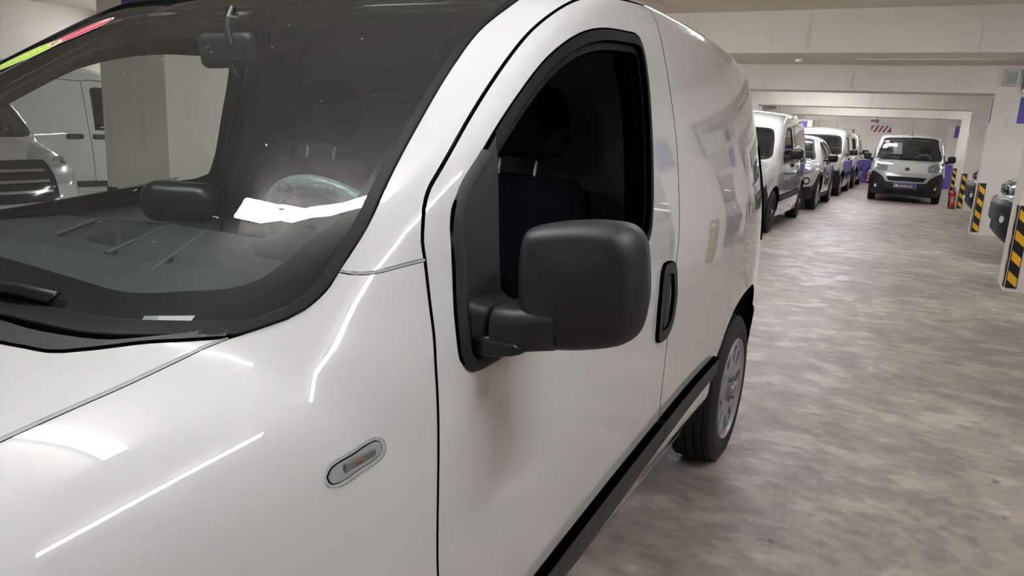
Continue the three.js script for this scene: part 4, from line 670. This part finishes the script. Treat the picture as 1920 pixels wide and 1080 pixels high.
  part('rear_panel', panel(M.rear, offsetCCW(secAt(zr).map(p => [p[0], p[1]]), 0), { cell: .1, fold: -1 }), paint, car);
  const low = sec.filter(p => p[0] > 0 && p[1] < c.bumperTop[0]).sort((a, b) => b[1] - a[1]).map(p => [p[0] * .995, p[1]]);
  const bh = path(run([[0, c.bumperTop[2]], [.4, c.bumperTop[2]], [.6, c.bumperTop[1]], [low[0][0], low[0][1]]], .04), run(low, .04), run([low[low.length - 1], [.4, .21], [0, .21]], .05));
  const bump = part('front_bumper', panel(M.front, offsetCCW(path(bh, flipX(bh)), 0), { cell: .06, lift: .015, fold: .02, round: .006 }), c.bumperMat ?? MAT.plastic, car);
  if (!c.noSide) both(m => part('bumper_side', m(panel(M.wrap, poly([[zf, .24], [zf, c.bumperTop[0] - .02], [r * .92, R + .26], [r + .004, R], [r + .004, .24]]), { cell: .08, lift: .014, fold: .015 })), c.bumperMat ?? MAT.plastic, bump));
  const gr = offsetCCW(c.grille, 0), gg = part('grille', panel(M.front, gr, { cell: .06, lift: .018, fold: .012 }), MAT.gloss, car);
  { const ys = c.grille.map(p => p[1]), xs = c.grille.map(p => p[0]), y0 = Math.min(...ys), y1 = Math.max(...ys), w = Math.max(...xs) * .86; for (let i = 1; i <= (c.slats ?? 2); i++) { const y = y0 + (y1 - y0) * i / ((c.slats ?? 2) + 1); part('grille_slat', panel(M.front, [[-w, y - .008], [w, y - .008], [w, y + .008], [-w, y + .008]], { cell: .1, lift: .024, fold: .008 }), c.slatMat ?? MAT.chrome, gg); }
    if (c.badge) { const p = M.front.at(0, c.badge); part('round_badge', tr(cyl(.055, .014, 28), 0, c.badge, p.z + .026, PI / 2), MAT.chrome, gg); } }
  { const p = M.front.at(0, .42); part('number_plate', tr(box(.5, .112, .01, .003), 0, .42, p.z + .024), MAT.plateBlank, car); }
  // cabin
  const H = c.cabin ?? {}; const zd = H.dash ?? -.3, yd = H.dashY ?? 1.0, zs = H.seat ?? -1.35, zw = H.wall ?? -1.75;
  part('dashboard', tr(box(1.36, .4, .5, .08, 3), 0, yd - .2, zd - .12), MAT.trimDark, car);
  const stw = part('steering_wheel', tr(new THREE.TorusGeometry(.18, .018, 10, 36), .36, yd + .04, zd - .46, -.5), MAT.dark, car);
  for (const x of [-.36, .36]) { const S = part('front_seat', [tr(box(.48, .62, .14, .06, 3), x, yd - .08, zs, -.2), tr(box(.48, .15, .5, .06, 3), x, .6, zs + .3)], MAT.seat, car); S.userData.kind = undefined; part('headrest', tr(box(.26, .18, .1, .045, 3), x, yd + .35, zs - .09, -.2), MAT.seat, S); }
  if (!c.open) { const S = []; for (let i = 0; i <= 40; i++) { const w = (-.42 + (PI + .84) * i / 40) * K, p = M.wrap.at(zw, w), n = M.normal(p); S.push([p.x - n.x * .04, p.y - n.y * .04]); } part('partition', flatPlate(S, zw - .02, .02), MAT.partition, car); }
  part('floor_pan', tr(box(1.3, .08, wb + .6, .02), 0, .3, -wb / 2), MAT.dark, car);
  if (c.aerial) { const p = M.wrap.at(c.aerial, PI / 2 * K); part('aerial', tr(cyl(.0035, .36, 8, .002), 0, p.y + .17, p.z - .06, -.35), MAT.rubber, car); }
  if (c.roofBar) { const p = M.wrap.at(c.roofBar, PI / 2 * K), b = part('roof_bar', tr(box(1.25, .035, .07, .012), 0, p.y + .06, c.roofBar), MAT.silver, car); for (const x of [-.5, .5]) part('bar_foot', tr(box(.05, .07, .06, .01), x, p.y + .01, c.roofBar), MAT.plastic, b); }
  return car;
}
MAT.plateBlank = std(0xd9dadb, .5); MAT.blackPaint = phys(0x0d0e10, .35, { clearcoat: 1, clearcoatRoughness: .02, side: D2 }); MAT.greyPaint = phys(0x8f9496, .35, { metalness: .4, clearcoat: 1, clearcoatRoughness: .02, side: D2 });
MAT.darkLamp = std(0x1b1d1f, .25, { metalness: .3, side: D2 });
MAT.steelWheel = std(0x151617, .5, { metalness: .3, side: D2 });
const formHigh = makeForm({ wb: 2.81, R: .315, track: 1.5, k: .13, axisY: .8,
  sideY: [[.15, .82], [.3, .845], [.5, .865], [.75, .872], [1.0, .862], [1.2, .835], [1.4, .80], [1.6, .757], [1.75, .71], [1.9, .65]],
  sideZ: [[-3.55, -.09], [-3.3, -.05], [-2.8, -.02], [-2.2, 0], [-1, 0], [-.4, -.004], [0, -.018], [.3, -.05], [.6, -.13], [.85, -.26]],
  roofZ: [[-3.6, 1.76], [-3.2, 1.80], [-2.4, 1.835], [-1.6, 1.83], [-1.1, 1.80], [-.7, 1.745], [-.3, 1.66]],
  screenY: [[.95, .33], [1.1, .17], [1.3, -.1], [1.5, -.38], [1.75, -.72], [1.9, -.95]],
  hoodZ: [[-.3, 1.175], [0, 1.13], [.2, 1.085], [.4, 1.025], [.6, .945], [.75, .86], [.85, .76]],
  noseY: [[.15, .76], [.3, .83], [.5, .855], [.65, .84], [.8, .80], [.95, .71], [1.05, .58]], zRear: -3.42, tail: y => -3.5 - .02 * (1 - Math.min(1, y / 1.6)) });
const formLow = makeForm({ wb: 2.55, R: .325, track: 1.52, k: .16, axisY: .72,
  sideY: [[.15, .81], [.3, .84], [.5, .868], [.72, .88], [.88, .872], [1.0, .84], [1.15, .775], [1.3, .70], [1.45, .615], [1.6, .51]],
  sideZ: [[-3.35, -.16], [-3.1, -.09], [-2.7, -.03], [-2.2, 0], [-1, -.008], [-.4, -.005], [0, -.012], [.3, -.045], [.6, -.13], [.85, -.27]],
  roofZ: [[-3.4, 1.30], [-3.1, 1.40], [-2.6, 1.485], [-2.0, 1.52], [-1.5, 1.525], [-1.1, 1.505], [-.7, 1.44], [-.4, 1.36]],
  screenY: [[.9, .12], [1.0, -.03], [1.2, -.38], [1.4, -.76], [1.5, -.96]],
  hoodZ: [[-.4, 1.06], [-.1, 1.035], [.2, 1.0], [.45, .95], [.62, .89], [.76, .80], [.85, .7]],
  noseY: [[.15, .72], [.3, .81], [.5, .835], [.65, .83], [.78, .79], [.9, .68], [1.0, .5]], zRear: -3.22, tail: y => -3.33 + .35 * Math.max(0, y - .95) });
const up = (L, d) => L.map(p => [p[0], p[1] + d]), upY = (L, d) => L.map(p => [p[0] + d, p[1]]), LO = formLow.o;
const formTall = makeForm({ ...LO, R: .37, kn: .05, noseBow: .16, noseExp: 4, k: .08, sideZ: [[-3.35, -.16], [-3.1, -.09], [-2.7, -.03], [-2.2, 0], [-1, -.008], [-.4, -.005], [0, 0], [.3, -.01], [.6, -.04], [.85, -.1]], sideY: [[.2, .80], ...upY(LO.sideY, .12).slice(1)], roofZ: up(LO.roofZ, .16), screenY: upY(LO.screenY, .13), hoodZ: up(LO.hoodZ, .13), noseY: [[.25, .74], [.33, .82], [.42, .855], [.55, .86], [.68, .86], [.73, .845], [.78, .775], [.86, .765], [.98, .74], [1.04, .66], [1.12, .48]], tail: y => -3.33 + .35 * Math.max(0, y - 1.1) });
const cfgHigh = (o = {}) => ({
  screen: [[0, 1.60], [.4, 1.595], [.6, 1.58], [.645, 1.56], [.70, 1.43], [.745, 1.22], [.755, 1.13], [.7, 1.09], [.4, 1.08], [0, 1.085]],
  doors: [{ line: [[-.42, .55], [-.36, .75], [-.38, 1.05], [-.5, 1.24], [-.72, 1.46], [-.88, 1.58], [-1.08, 1.63], [-1.4, 1.64], [-1.5, 1.62], [-1.5, 1.1], [-1.45, .4], [-.52, .4]], win: [[-.47, 1.03], [-.52, 1.13], [-.79, 1.43], [-.96, 1.52], [-1.12, 1.55], [-1.36, 1.555], [-1.41, 1.53], [-1.42, 1.05]], handle: [-1.34, .97] }],
  pressing: [[-1.66, 1.14], [-1.64, 1.6], [-2.3, 1.62], [-3.2, 1.58], [-3.25, 1.14]],
  strip: [.44, .53, .03], mirror: [.9, 1.16, -.52], lamp: [[.50, .86], [.54, .98], [.66, 1.03], [.74, 1.0], [.74, .9], [.66, .83]], bowl: [.63, .93], fog: [.62, .42], bumperTop: [.74, .64, .62], grille: [[-.46, .84], [.46, .84], [.42, .70], [-.42, .70]], slats: 2, badge: .86, aerial: -.95, spokes: 7, cabin: { dash: -.1, dashY: 1.1, seat: -1.3, wall: -1.62 }, ...o });
const cfgLow = (o = {}) => ({
  screen: [[0, 1.455], [.35, 1.45], [.52, 1.43], [.56, 1.40], [.63, 1.22], [.70, 1.06], [.70, 1.02], [.6, .995], [.3, 1.0], [0, 1.005]],
  doors: [{ line: [[-.44, .5], [-.42, .8], [-.48, 1.0], [-.72, 1.2], [-.95, 1.36], [-1.2, 1.43], [-1.42, 1.445], [-1.45, 1.0], [-1.42, .42], [-.54, .42]], win: [[-.6, 1.02], [-.82, 1.2], [-1.02, 1.33], [-1.2, 1.375], [-1.36, 1.385], [-1.38, 1.03]], handle: [-1.28, .93] },
    { line: [[-1.47, .42], [-1.49, 1.0], [-1.46, 1.445], [-1.8, 1.44], [-2.15, 1.39], [-2.32, 1.24], [-2.36, 1.02], [-2.18, .82], [-2.10, .42]], win: [[-1.52, 1.035], [-1.53, 1.385], [-1.8, 1.38], [-2.1, 1.33], [-2.25, 1.2], [-2.26, 1.06]], handle: [-2.2, .96] }],
  cladding: true, sillMat: MAT.plastic, mirror: [.88, 1.05, -.62], lamp: [[.46, .74], [.5, .82], [.66, .87], [.78, .86], [.77, .79], [.62, .73]], bowl: [.64, .80], fog: [.69, .60], bumperTop: [.52, .46, .42], grille: [[-.42, .74], [.42, .74], [.46, .5], [-.46, .5]], slats: 2, badge: .78, spokes: 10, open: true, cabin: { dash: -.5, dashY: .92, seat: -1.5, wall: -2.2 }, ...o });
// ---------- small things on walls, columns and floor ----------
function extinguisher(label, x, z, h, turn, s = 1, white = false) {
  const o = thing('fire_extinguisher', label, 'fire extinguisher', [x, 0, z], turn), r = .062 * s, b = h * .76;
  part('cylinder', new THREE.LatheGeometry([[0, .02], [r * .96, .02], [r, .035], [r, b - .07], [r * .93, b - .03], [r * .6, b], [.022, b + .012], [.022, b + .03], [0, b + .03]].map(q => new THREE.Vector2(...q)), 36), white ? MAT.batten : MAT.extRed, o);
  part('foot_ring', new THREE.LatheGeometry([[r * .9, 0], [r * 1.12, 0], [r * 1.14, .06], [r * 1.02, .075]].map(q => new THREE.Vector2(...q)), 36), MAT.extFoot, o);
  const lab = new THREE.CylinderGeometry(r * 1.006, r * 1.006, b * .5, 36, 1, true, -1.1, 2.2); lab.translate(0, b * .5, 0); part('print_label', lab, MAT.extLabel, o);
  const v = part('valve', tr(box(.05, .045, .035, .01), 0, b + .05, 0), MAT.steel, o);
  part('lever', tr(box(.016, .012, .12, .004), 0, b + .095, .02, -.2), MAT.extRed, o); part('lever', tr(box(.016, .01, .1, .004), 0, b + .07, .03, .1), MAT.extRed, o);
  part('gauge', tr(cyl(.016, .014, 18), .03, b + .05, .012, 0, 0, Math.PI / 2), MAT.chrome, o);
  part('hose', tube([[-.02, b + .05, 0], [-.07, b + .07, .02], [-.1, b - .02, .03], [-.09, b * .6, .035], [-r - .012, b * .3, .03]], .009, 40, 8), MAT.rubber, o);
  part('nozzle', tr(cyl(.011, .07, 12, .017), -r - .012, b * .26, .03), MAT.rubber, o);
  return o;
}
MAT.extRed = phys(0xa51420, .3, { clearcoat: .7 }); MAT.extFoot = std(0x8f1420, .5);
MAT.extLabel = std(0xffffff, .45, { map: canvasTex(256, 256, (c, w, h) => { c.fillStyle = '#b3202a'; c.fillRect(0, 0, w, h); c.fillStyle = '#e9d9d6'; for (let i = 0; i < 9; i++) c.fillRect(30, 20 + i * 24, 120 + (i * 37) % 70, 7); c.fillRect(90, 105, 70, 40); c.fillStyle = '#b3202a'; c.fillRect(110, 112, 22, 26); }), side: D2 });
extinguisher('red fire extinguisher on the floor at the foot of a striped column', .80, -20.25, .54, .2, 1.05);
{ const o = extinguisher('white fire extinguisher with black hose against the purple band of the end wall', -1.62, Z0 + .13, .62, .1, 1.15, true); part('hose_coil', tr(new THREE.TorusGeometry(.085, .014, 8, 28), 0, .5, .09), MAT.rubber, o); }
{ // hatched marking and the folded sign over it
  const m = thing('hatched_marking', 'red and white diagonal striped marking on the end wall above the far van', 'sign', [-1.445, 2.02, Z0 + .006]);
  part('white_ground', box(.69, .245, .004, .001), std(0xd9d3d2, .6), m);
  const stripe = (x) => { const clamp = v => Math.max(-.343, Math.min(.343, v)); const sl = .13, w = .062; const p = [[x, -.121], [x + w, -.121], [x + w + sl, .121], [x + sl, .121]]; const c = clipHalf(clipHalf(p, 0, -.343, true), 0, .343, false); const s = new THREE.Shape(c.map(q => new THREE.Vector2(...q))); return new THREE.ExtrudeGeometry(s, { depth: .003, bevelEnabled: false }); };
  const red = std(0x7e1433, .55); for (const x of [-.43, -.255, -.1, .055, .21, .345 - .04]) { if (x > .3) continue; const g = stripe(x); g.translate(0, 0, .002); part('red_stripe', g, red, m); }
  const tri = new THREE.ExtrudeGeometry(new THREE.Shape([[.235, -.121], [.343, -.121], [.343, .1]].map(q => new THREE.Vector2(...q))), { depth: .003, bevelEnabled: false }); tri.translate(0, 0, .0024); part('red_stripe', tri, red, m);
  const s = thing('extinguisher_sign', 'small folded red and white fire extinguisher sign above the striped wall marking', 'sign', [-1.69, 2.17, Z0 + .01]);
  const face = canvasTex(128, 160, (c, w, h) => { c.fillStyle = '#f2eeee'; c.fillRect(0, 0, w, h); c.fillStyle = '#9c1a2c'; c.fillRect(14, 44, 100, 66); c.fillStyle = '#f2eeee'; c.beginPath(); c.arc(64, 62, 9, 0, 7); c.fill(); c.fillRect(55, 64, 18, 36); c.fillStyle = '#9c1a2c'; c.fillRect(24, 122, 80, 8); });
  for (const a of [-1, 1]) { const g = box(.17, .25, .004, .001), p = g.attributes.position, t = g.attributes.uv; for (let i = 0; i < p.count; i++) t.setXY(i, p.getX(i) / .17 + .5, p.getY(i) / .25 + .5); g.translate(a * .085, .125, 0); g.rotateY(a * .55); g.translate(0, 0, .12); part('sign_face', g, std(0xffffff, .5, { map: face }), s); }
}
{ // wall speaker on the column face
  const o = thing('wall_speaker', 'grey white loudspeaker mounted high on the second striped column', 'speaker', [1.075, 2.49, -14.26]);
  part('cabinet', tr(box(.19, .25, .15, .045, 5), 0, 0, .095), MAT.batten, o); part('speaker_grille', tr(box(.15, .2, .02, .04, 4), -.006, -.01, .165), std(0xb4b7b6, .7, { bumpMap: grainTex, bumpScale: .002 }), o);
  part('woofer', tr(cyl(.062, .01, 28), -.006, -.045, .175, Math.PI / 2), std(0x9b9f9e, .7), o); part('bracket', tr(box(.05, .16, .03, .006), 0, 0, .012), MAT.steel, o);
  const q = thing('junction_box', 'small beige box with cover beside the wall speaker', 'junction box', [1.33, 2.47, -14.26]); part('box_body', tr(box(.2, .3, .1, .008), 0, 0, .05), std(0x7a7364, .7), q); part('box_cover', tr(box(.19, .06, .12, .008), 0, -.18, .06), MAT.batten, q);
}
{ const o = thing('smoke_detector', 'white smoke detector under the ceiling behind the nearest beam', 'smoke detector', [-1.9, CEIL, -12.75]);
  part('detector_base', tr(cyl(.085, .025, 32, .075), 0, -.0125, 0), MAT.batten, o); part('detector_head', tr(cyl(.058, .085, 32, .05), 0, -.065, 0), std(0xc9bdb8, .6), o);
  const c = thing('ceiling_conduit', 'thin white conduit along the ceiling past the smoke detector', 'conduit', [0, 0, 0]);
  part('conduit_pipe', tube([[-4.5, CEIL - .013, -12.75], [-3, CEIL - .013, -12.75], [-1.99, CEIL - .013, -12.75]], .012, 20, 8), MAT.batten, c); part('conduit_pipe', tube([[-1.81, CEIL - .013, -12.75], [-1.5, CEIL - .013, -12.76], [-1.42, CEIL - .013, -12.9], [-1.41, CEIL - .013, -13.9]], .012, 30, 8), MAT.batten, c);
  const d = thing('ceiling_conduit', 'long white conduit under the ceiling to the right of the smoke detector', 'conduit', [0, 0, 0]); part('conduit_pipe', tube([[-1.1, CEIL - .016, -13.15], [-.2, CEIL - .016, -13.15], [.9, CEIL - .016, -13.15]], .014, 20, 8), MAT.batten, d); }
{ const o = thing('cable_tray', 'grey cable tray hung from the ceiling over the left row', 'cable tray', [-4.4, 2.4, -25.8]);
  part('tray_bed', box(.16, .006, 7.2, .002), MAT.steel, o); for (const s of [-1, 1]) part('tray_side', tr(box(.004, .05, 7.2, .0015), s * .08, .025, 0), MAT.steel, o);
  for (const z of [-3.2, -1, 1.2, 3.3]) part('tray_hanger', tr(cyl(.008, CEIL - 2.4, 8), .08, (CEIL - 2.4) / 2, z), MAT.steel, o); }
{ let k = 0; for (const [x, y, w] of [[-5.78, 2.44, .38], [-5.12, 2.365, .33]]) { const o = thing('wall_vent', ['dark slatted vent high on the end wall, the left one', 'dark slatted vent high on the end wall, the right one'][k++], 'vent', [x, y, Z0]); part('vent_frame', tr(box(w, .11, .02, .004), 0, 0, .01), MAT.steel, o); for (let i = 0; i < 4; i++) part('vent_slat', tr(box(w - .03, .018, .012, .003), 0, -.036 + i * .024, .024, .5), MAT.plastic, o); } }
// round stickers on the two small vans' windscreens, laid on the glass
function sticker(van, x, y, a, b, rot, tex) {
  const M = formMaps(body1), P = ellipse(x, y, a, b, 40, rot), g = panel(M.front, P, { cell: .02, lift: -.0015, fold: -1 }), t = g.attributes.uv;
  for (let i = 0; i < t.count; i++) { const dx = t.getX(i) - x, dy = t.getY(i) - y, u = dx * Math.cos(rot) + dy * Math.sin(rot), v = -dx * Math.sin(rot) + dy * Math.cos(rot); t.setXY(i, u / (2 * a) + .5, v / (2 * b) + .5); }
  const m = part('round_sticker', g, std(0xffffff, .5, { map: tex, side: D2 }), van, 'oval sticker in the corner of the windscreen'); return m;
}
const stickTex = (bg, band, ink) => canvasTex(128, 64, (c, w, h) => { c.fillStyle = '#f4f4ee'; c.fillRect(0, 0, w, h); c.fillStyle = bg; c.beginPath(); c.ellipse(64, 32, 60, 28, 0, 0, 7); c.fill(); c.fillStyle = band; c.save(); c.translate(64, 32); c.rotate(-.12); c.fillRect(-52, -9, 104, 15); c.fillStyle = ink; for (let i = 0; i < 9; i++) c.fillRect(-40 + i * 9, -5 + (i % 2) * 2, 5, 6); c.restore(); });
// ---------- vehicles and lamps in their places ----------
const main = smallVan('large white delivery van in the foreground with black door mirror, nearest the camera');
main.van.position.set(-1.37, 0, -.477);
const far = main.van.clone(); far.name = numbered('delivery_van'); scene.add(far); far.position.set(-.255, 0, -21.63); far.rotation.y = .02; far.userData = { label: 'white delivery van facing the camera at the aisle end with blue plate', category: 'van' };
sticker(main.van, -.50, 1.496, .05, .026, .95, stickTex('#c9283a', '#e8c9c8', '#c9283a')); sticker(main.van, -.556, 1.42, .07, .034, .7, stickTex('#b4d81e', '#e6eec0', '#8fae30'));
sticker(far, -.565, 1.50, .062, .03, .1, stickTex('#c46a70', '#f2e4e2', '#b04048')); sticker(far, -.585, 1.345, .062, .03, .1, stickTex('#e9dcd8', '#d9a8a6', '#b04048'));
{ const s = thing('paper_sheet', 'white printed paper sheet behind the windscreen of the far van', 'paper', [-.56, 1.36, -22.35], .15); part('sheet', tr(box(.21, .28, .002, .0005), 0, 0, 0, -.5), MAT.plateBlank, s); part('holder_edge', tr(box(.21, .05, .004, .001), 0, -.15, .07, -.5), MAT.lampGlass, s); }
const ROW = 'white vehicles parked nose to tail along the left of the aisle';
const setAt = (o, x, z, turn = 0, group) => { o.position.set(x, 0, z); o.rotation.y = turn; if (group) o.userData.group = group; return o; };
const cp = (src, label, category) => { const o = src.clone(); o.name = numbered(src.name.replace(/_\d+$/, '')); scene.add(o); o.userData = { label, category }; return o; };
const vanA = setAt(buildCar('panel_van', 'tall white panel van with black mirror and black rub strip, first of the left row', 'van', formHigh, cfgHigh({ wheelMat: MAT.steelWheel, screen: [[0, 1.54], [.4, 1.535], [.6, 1.52], [.65, 1.5], [.70, 1.40], [.745, 1.22], [.755, 1.12], [.7, 1.075], [.4, 1.07], [0, 1.075]] })), -2.66, -11.4, 0, ROW);
const carB = setAt(buildCar('crossover_car', 'white crossover car with black wheel arch cladding, second of the left row', 'car', formLow, cfgLow({ mirrorMat: MAT.gloss })), -2.62, -16.5, 0, ROW);
const vanC = setAt(buildCar('panel_van', 'white van with lamp reflection on its windscreen, third of the left row behind the crossover', 'van', formHigh, cfgHigh({ pressing: null, strip: [.5, .58, .02], spokes: 8 })), -2.63, -21.75, 0, ROW);
const vanD = setAt(cp(vanC, 'white van with only its black mirror and side showing, fourth of the left row', 'van'), -2.63, -26.6, 0, ROW);
{ const b = part('roof_bar', tr(box(1.25, .035, .07, .012), 0, 1.88, -1.4), MAT.silver, vanD); for (const x of [-.5, .5]) part('bar_foot', tr(box(.05, .07, .06, .01), x, 1.835, -1.4), MAT.plastic, b); }
const base = cfgLow(), nook = buildCar('tall_car', 'silver car with slotted lamps and black bumper poking out behind the nearest striped column', 'car', formTall, { ...base, screen: up(base.screen, .13), doors: base.doors.map(d => ({ line: up(d.line, .1), win: up(d.win, .13), handle: [d.handle[0], d.handle[1] + .1] })), mirror: [.88, 1.18, -.62], paint: MAT.greyPaint, bumperTop: [.76, .75, .73], bars: MAT.gloss, bowl: null, claws: [.58, .90], lamp: [[.42, .80], [.44, .97], [.64, 1.03], [.79, 1.0], [.80, .88], [.66, .79]], fog: [.70, .52], grille: [[-.4, .96], [.4, .96], [.4, .80], [-.4, .80]], badge: .88, slatMat: MAT.gloss });
setAt(nook, 1.80, -11.7, -Math.PI / 2);
setAt(cp(nook, 'silver car nose peeking out behind the second striped column on the right', 'car'), 1.76, -17.4, -Math.PI / 2);
setAt(cp(nook, 'silver car in the right bay seen only as a reflection in the van side', 'car'), 1.9, -5.9, -Math.PI / 2);
setAt(buildCar('minivan', 'white vehicle with large angular headlamp seen through the windscreen of the nearest van', 'van', formHigh, cfgHigh({ cell: .05, mirror: null, bumperMat: MAT.paint, strip: null, pressing: null, lamp: [[.40, .83], [.42, .95], [.55, 1.02], [.70, 1.05], [.80, 1.0], [.79, .9], [.70, .83], [.55, .79]], bowl: [.62, .92], fog: null, grille: [[-.5, .93], [.5, .93], [.47, .68], [-.47, .68]], slats: 3, badge: null, bumperTop: [.66, .66, .64] })), -5.9, -2.48, Math.PI / 2);
const sideVan = cfgHigh({ strip: [.36, .42, .02], pressing: null, cell: .05 }); sideVan.doors.push({ line: [[-1.455, .42], [-1.504, 1.1], [-1.504, 1.62], [-2.0, 1.63], [-2.46, 1.62], [-2.5, 1.1], [-2.44, .72], [-2.36, .42]], handle: [-1.68, .97] }); sideVan.doors[0].handle = [-1.36, .97];
setAt(buildCar('cargo_van', 'white van seen side on through the passenger window of the nearest van', 'van', formHigh, sideVan), -9.75, -7.05, Math.PI);
FIXTURES.forEach(([x, z, y, along]) => ceilingLamp(x, z, y, y < 2.4 ? 'lit tube lamp hanging beside the roof of the first van in the left row' : 'twin fluorescent tube lamp hung unseen below the garage ceiling', along));  // ceiling lamps mix inferred ones with unseen ones added for brightness
scene.traverse(o => { if (o.isMesh && o.castShadow === undefined) o.castShadow = true; });
renderer.render(scene, camera);
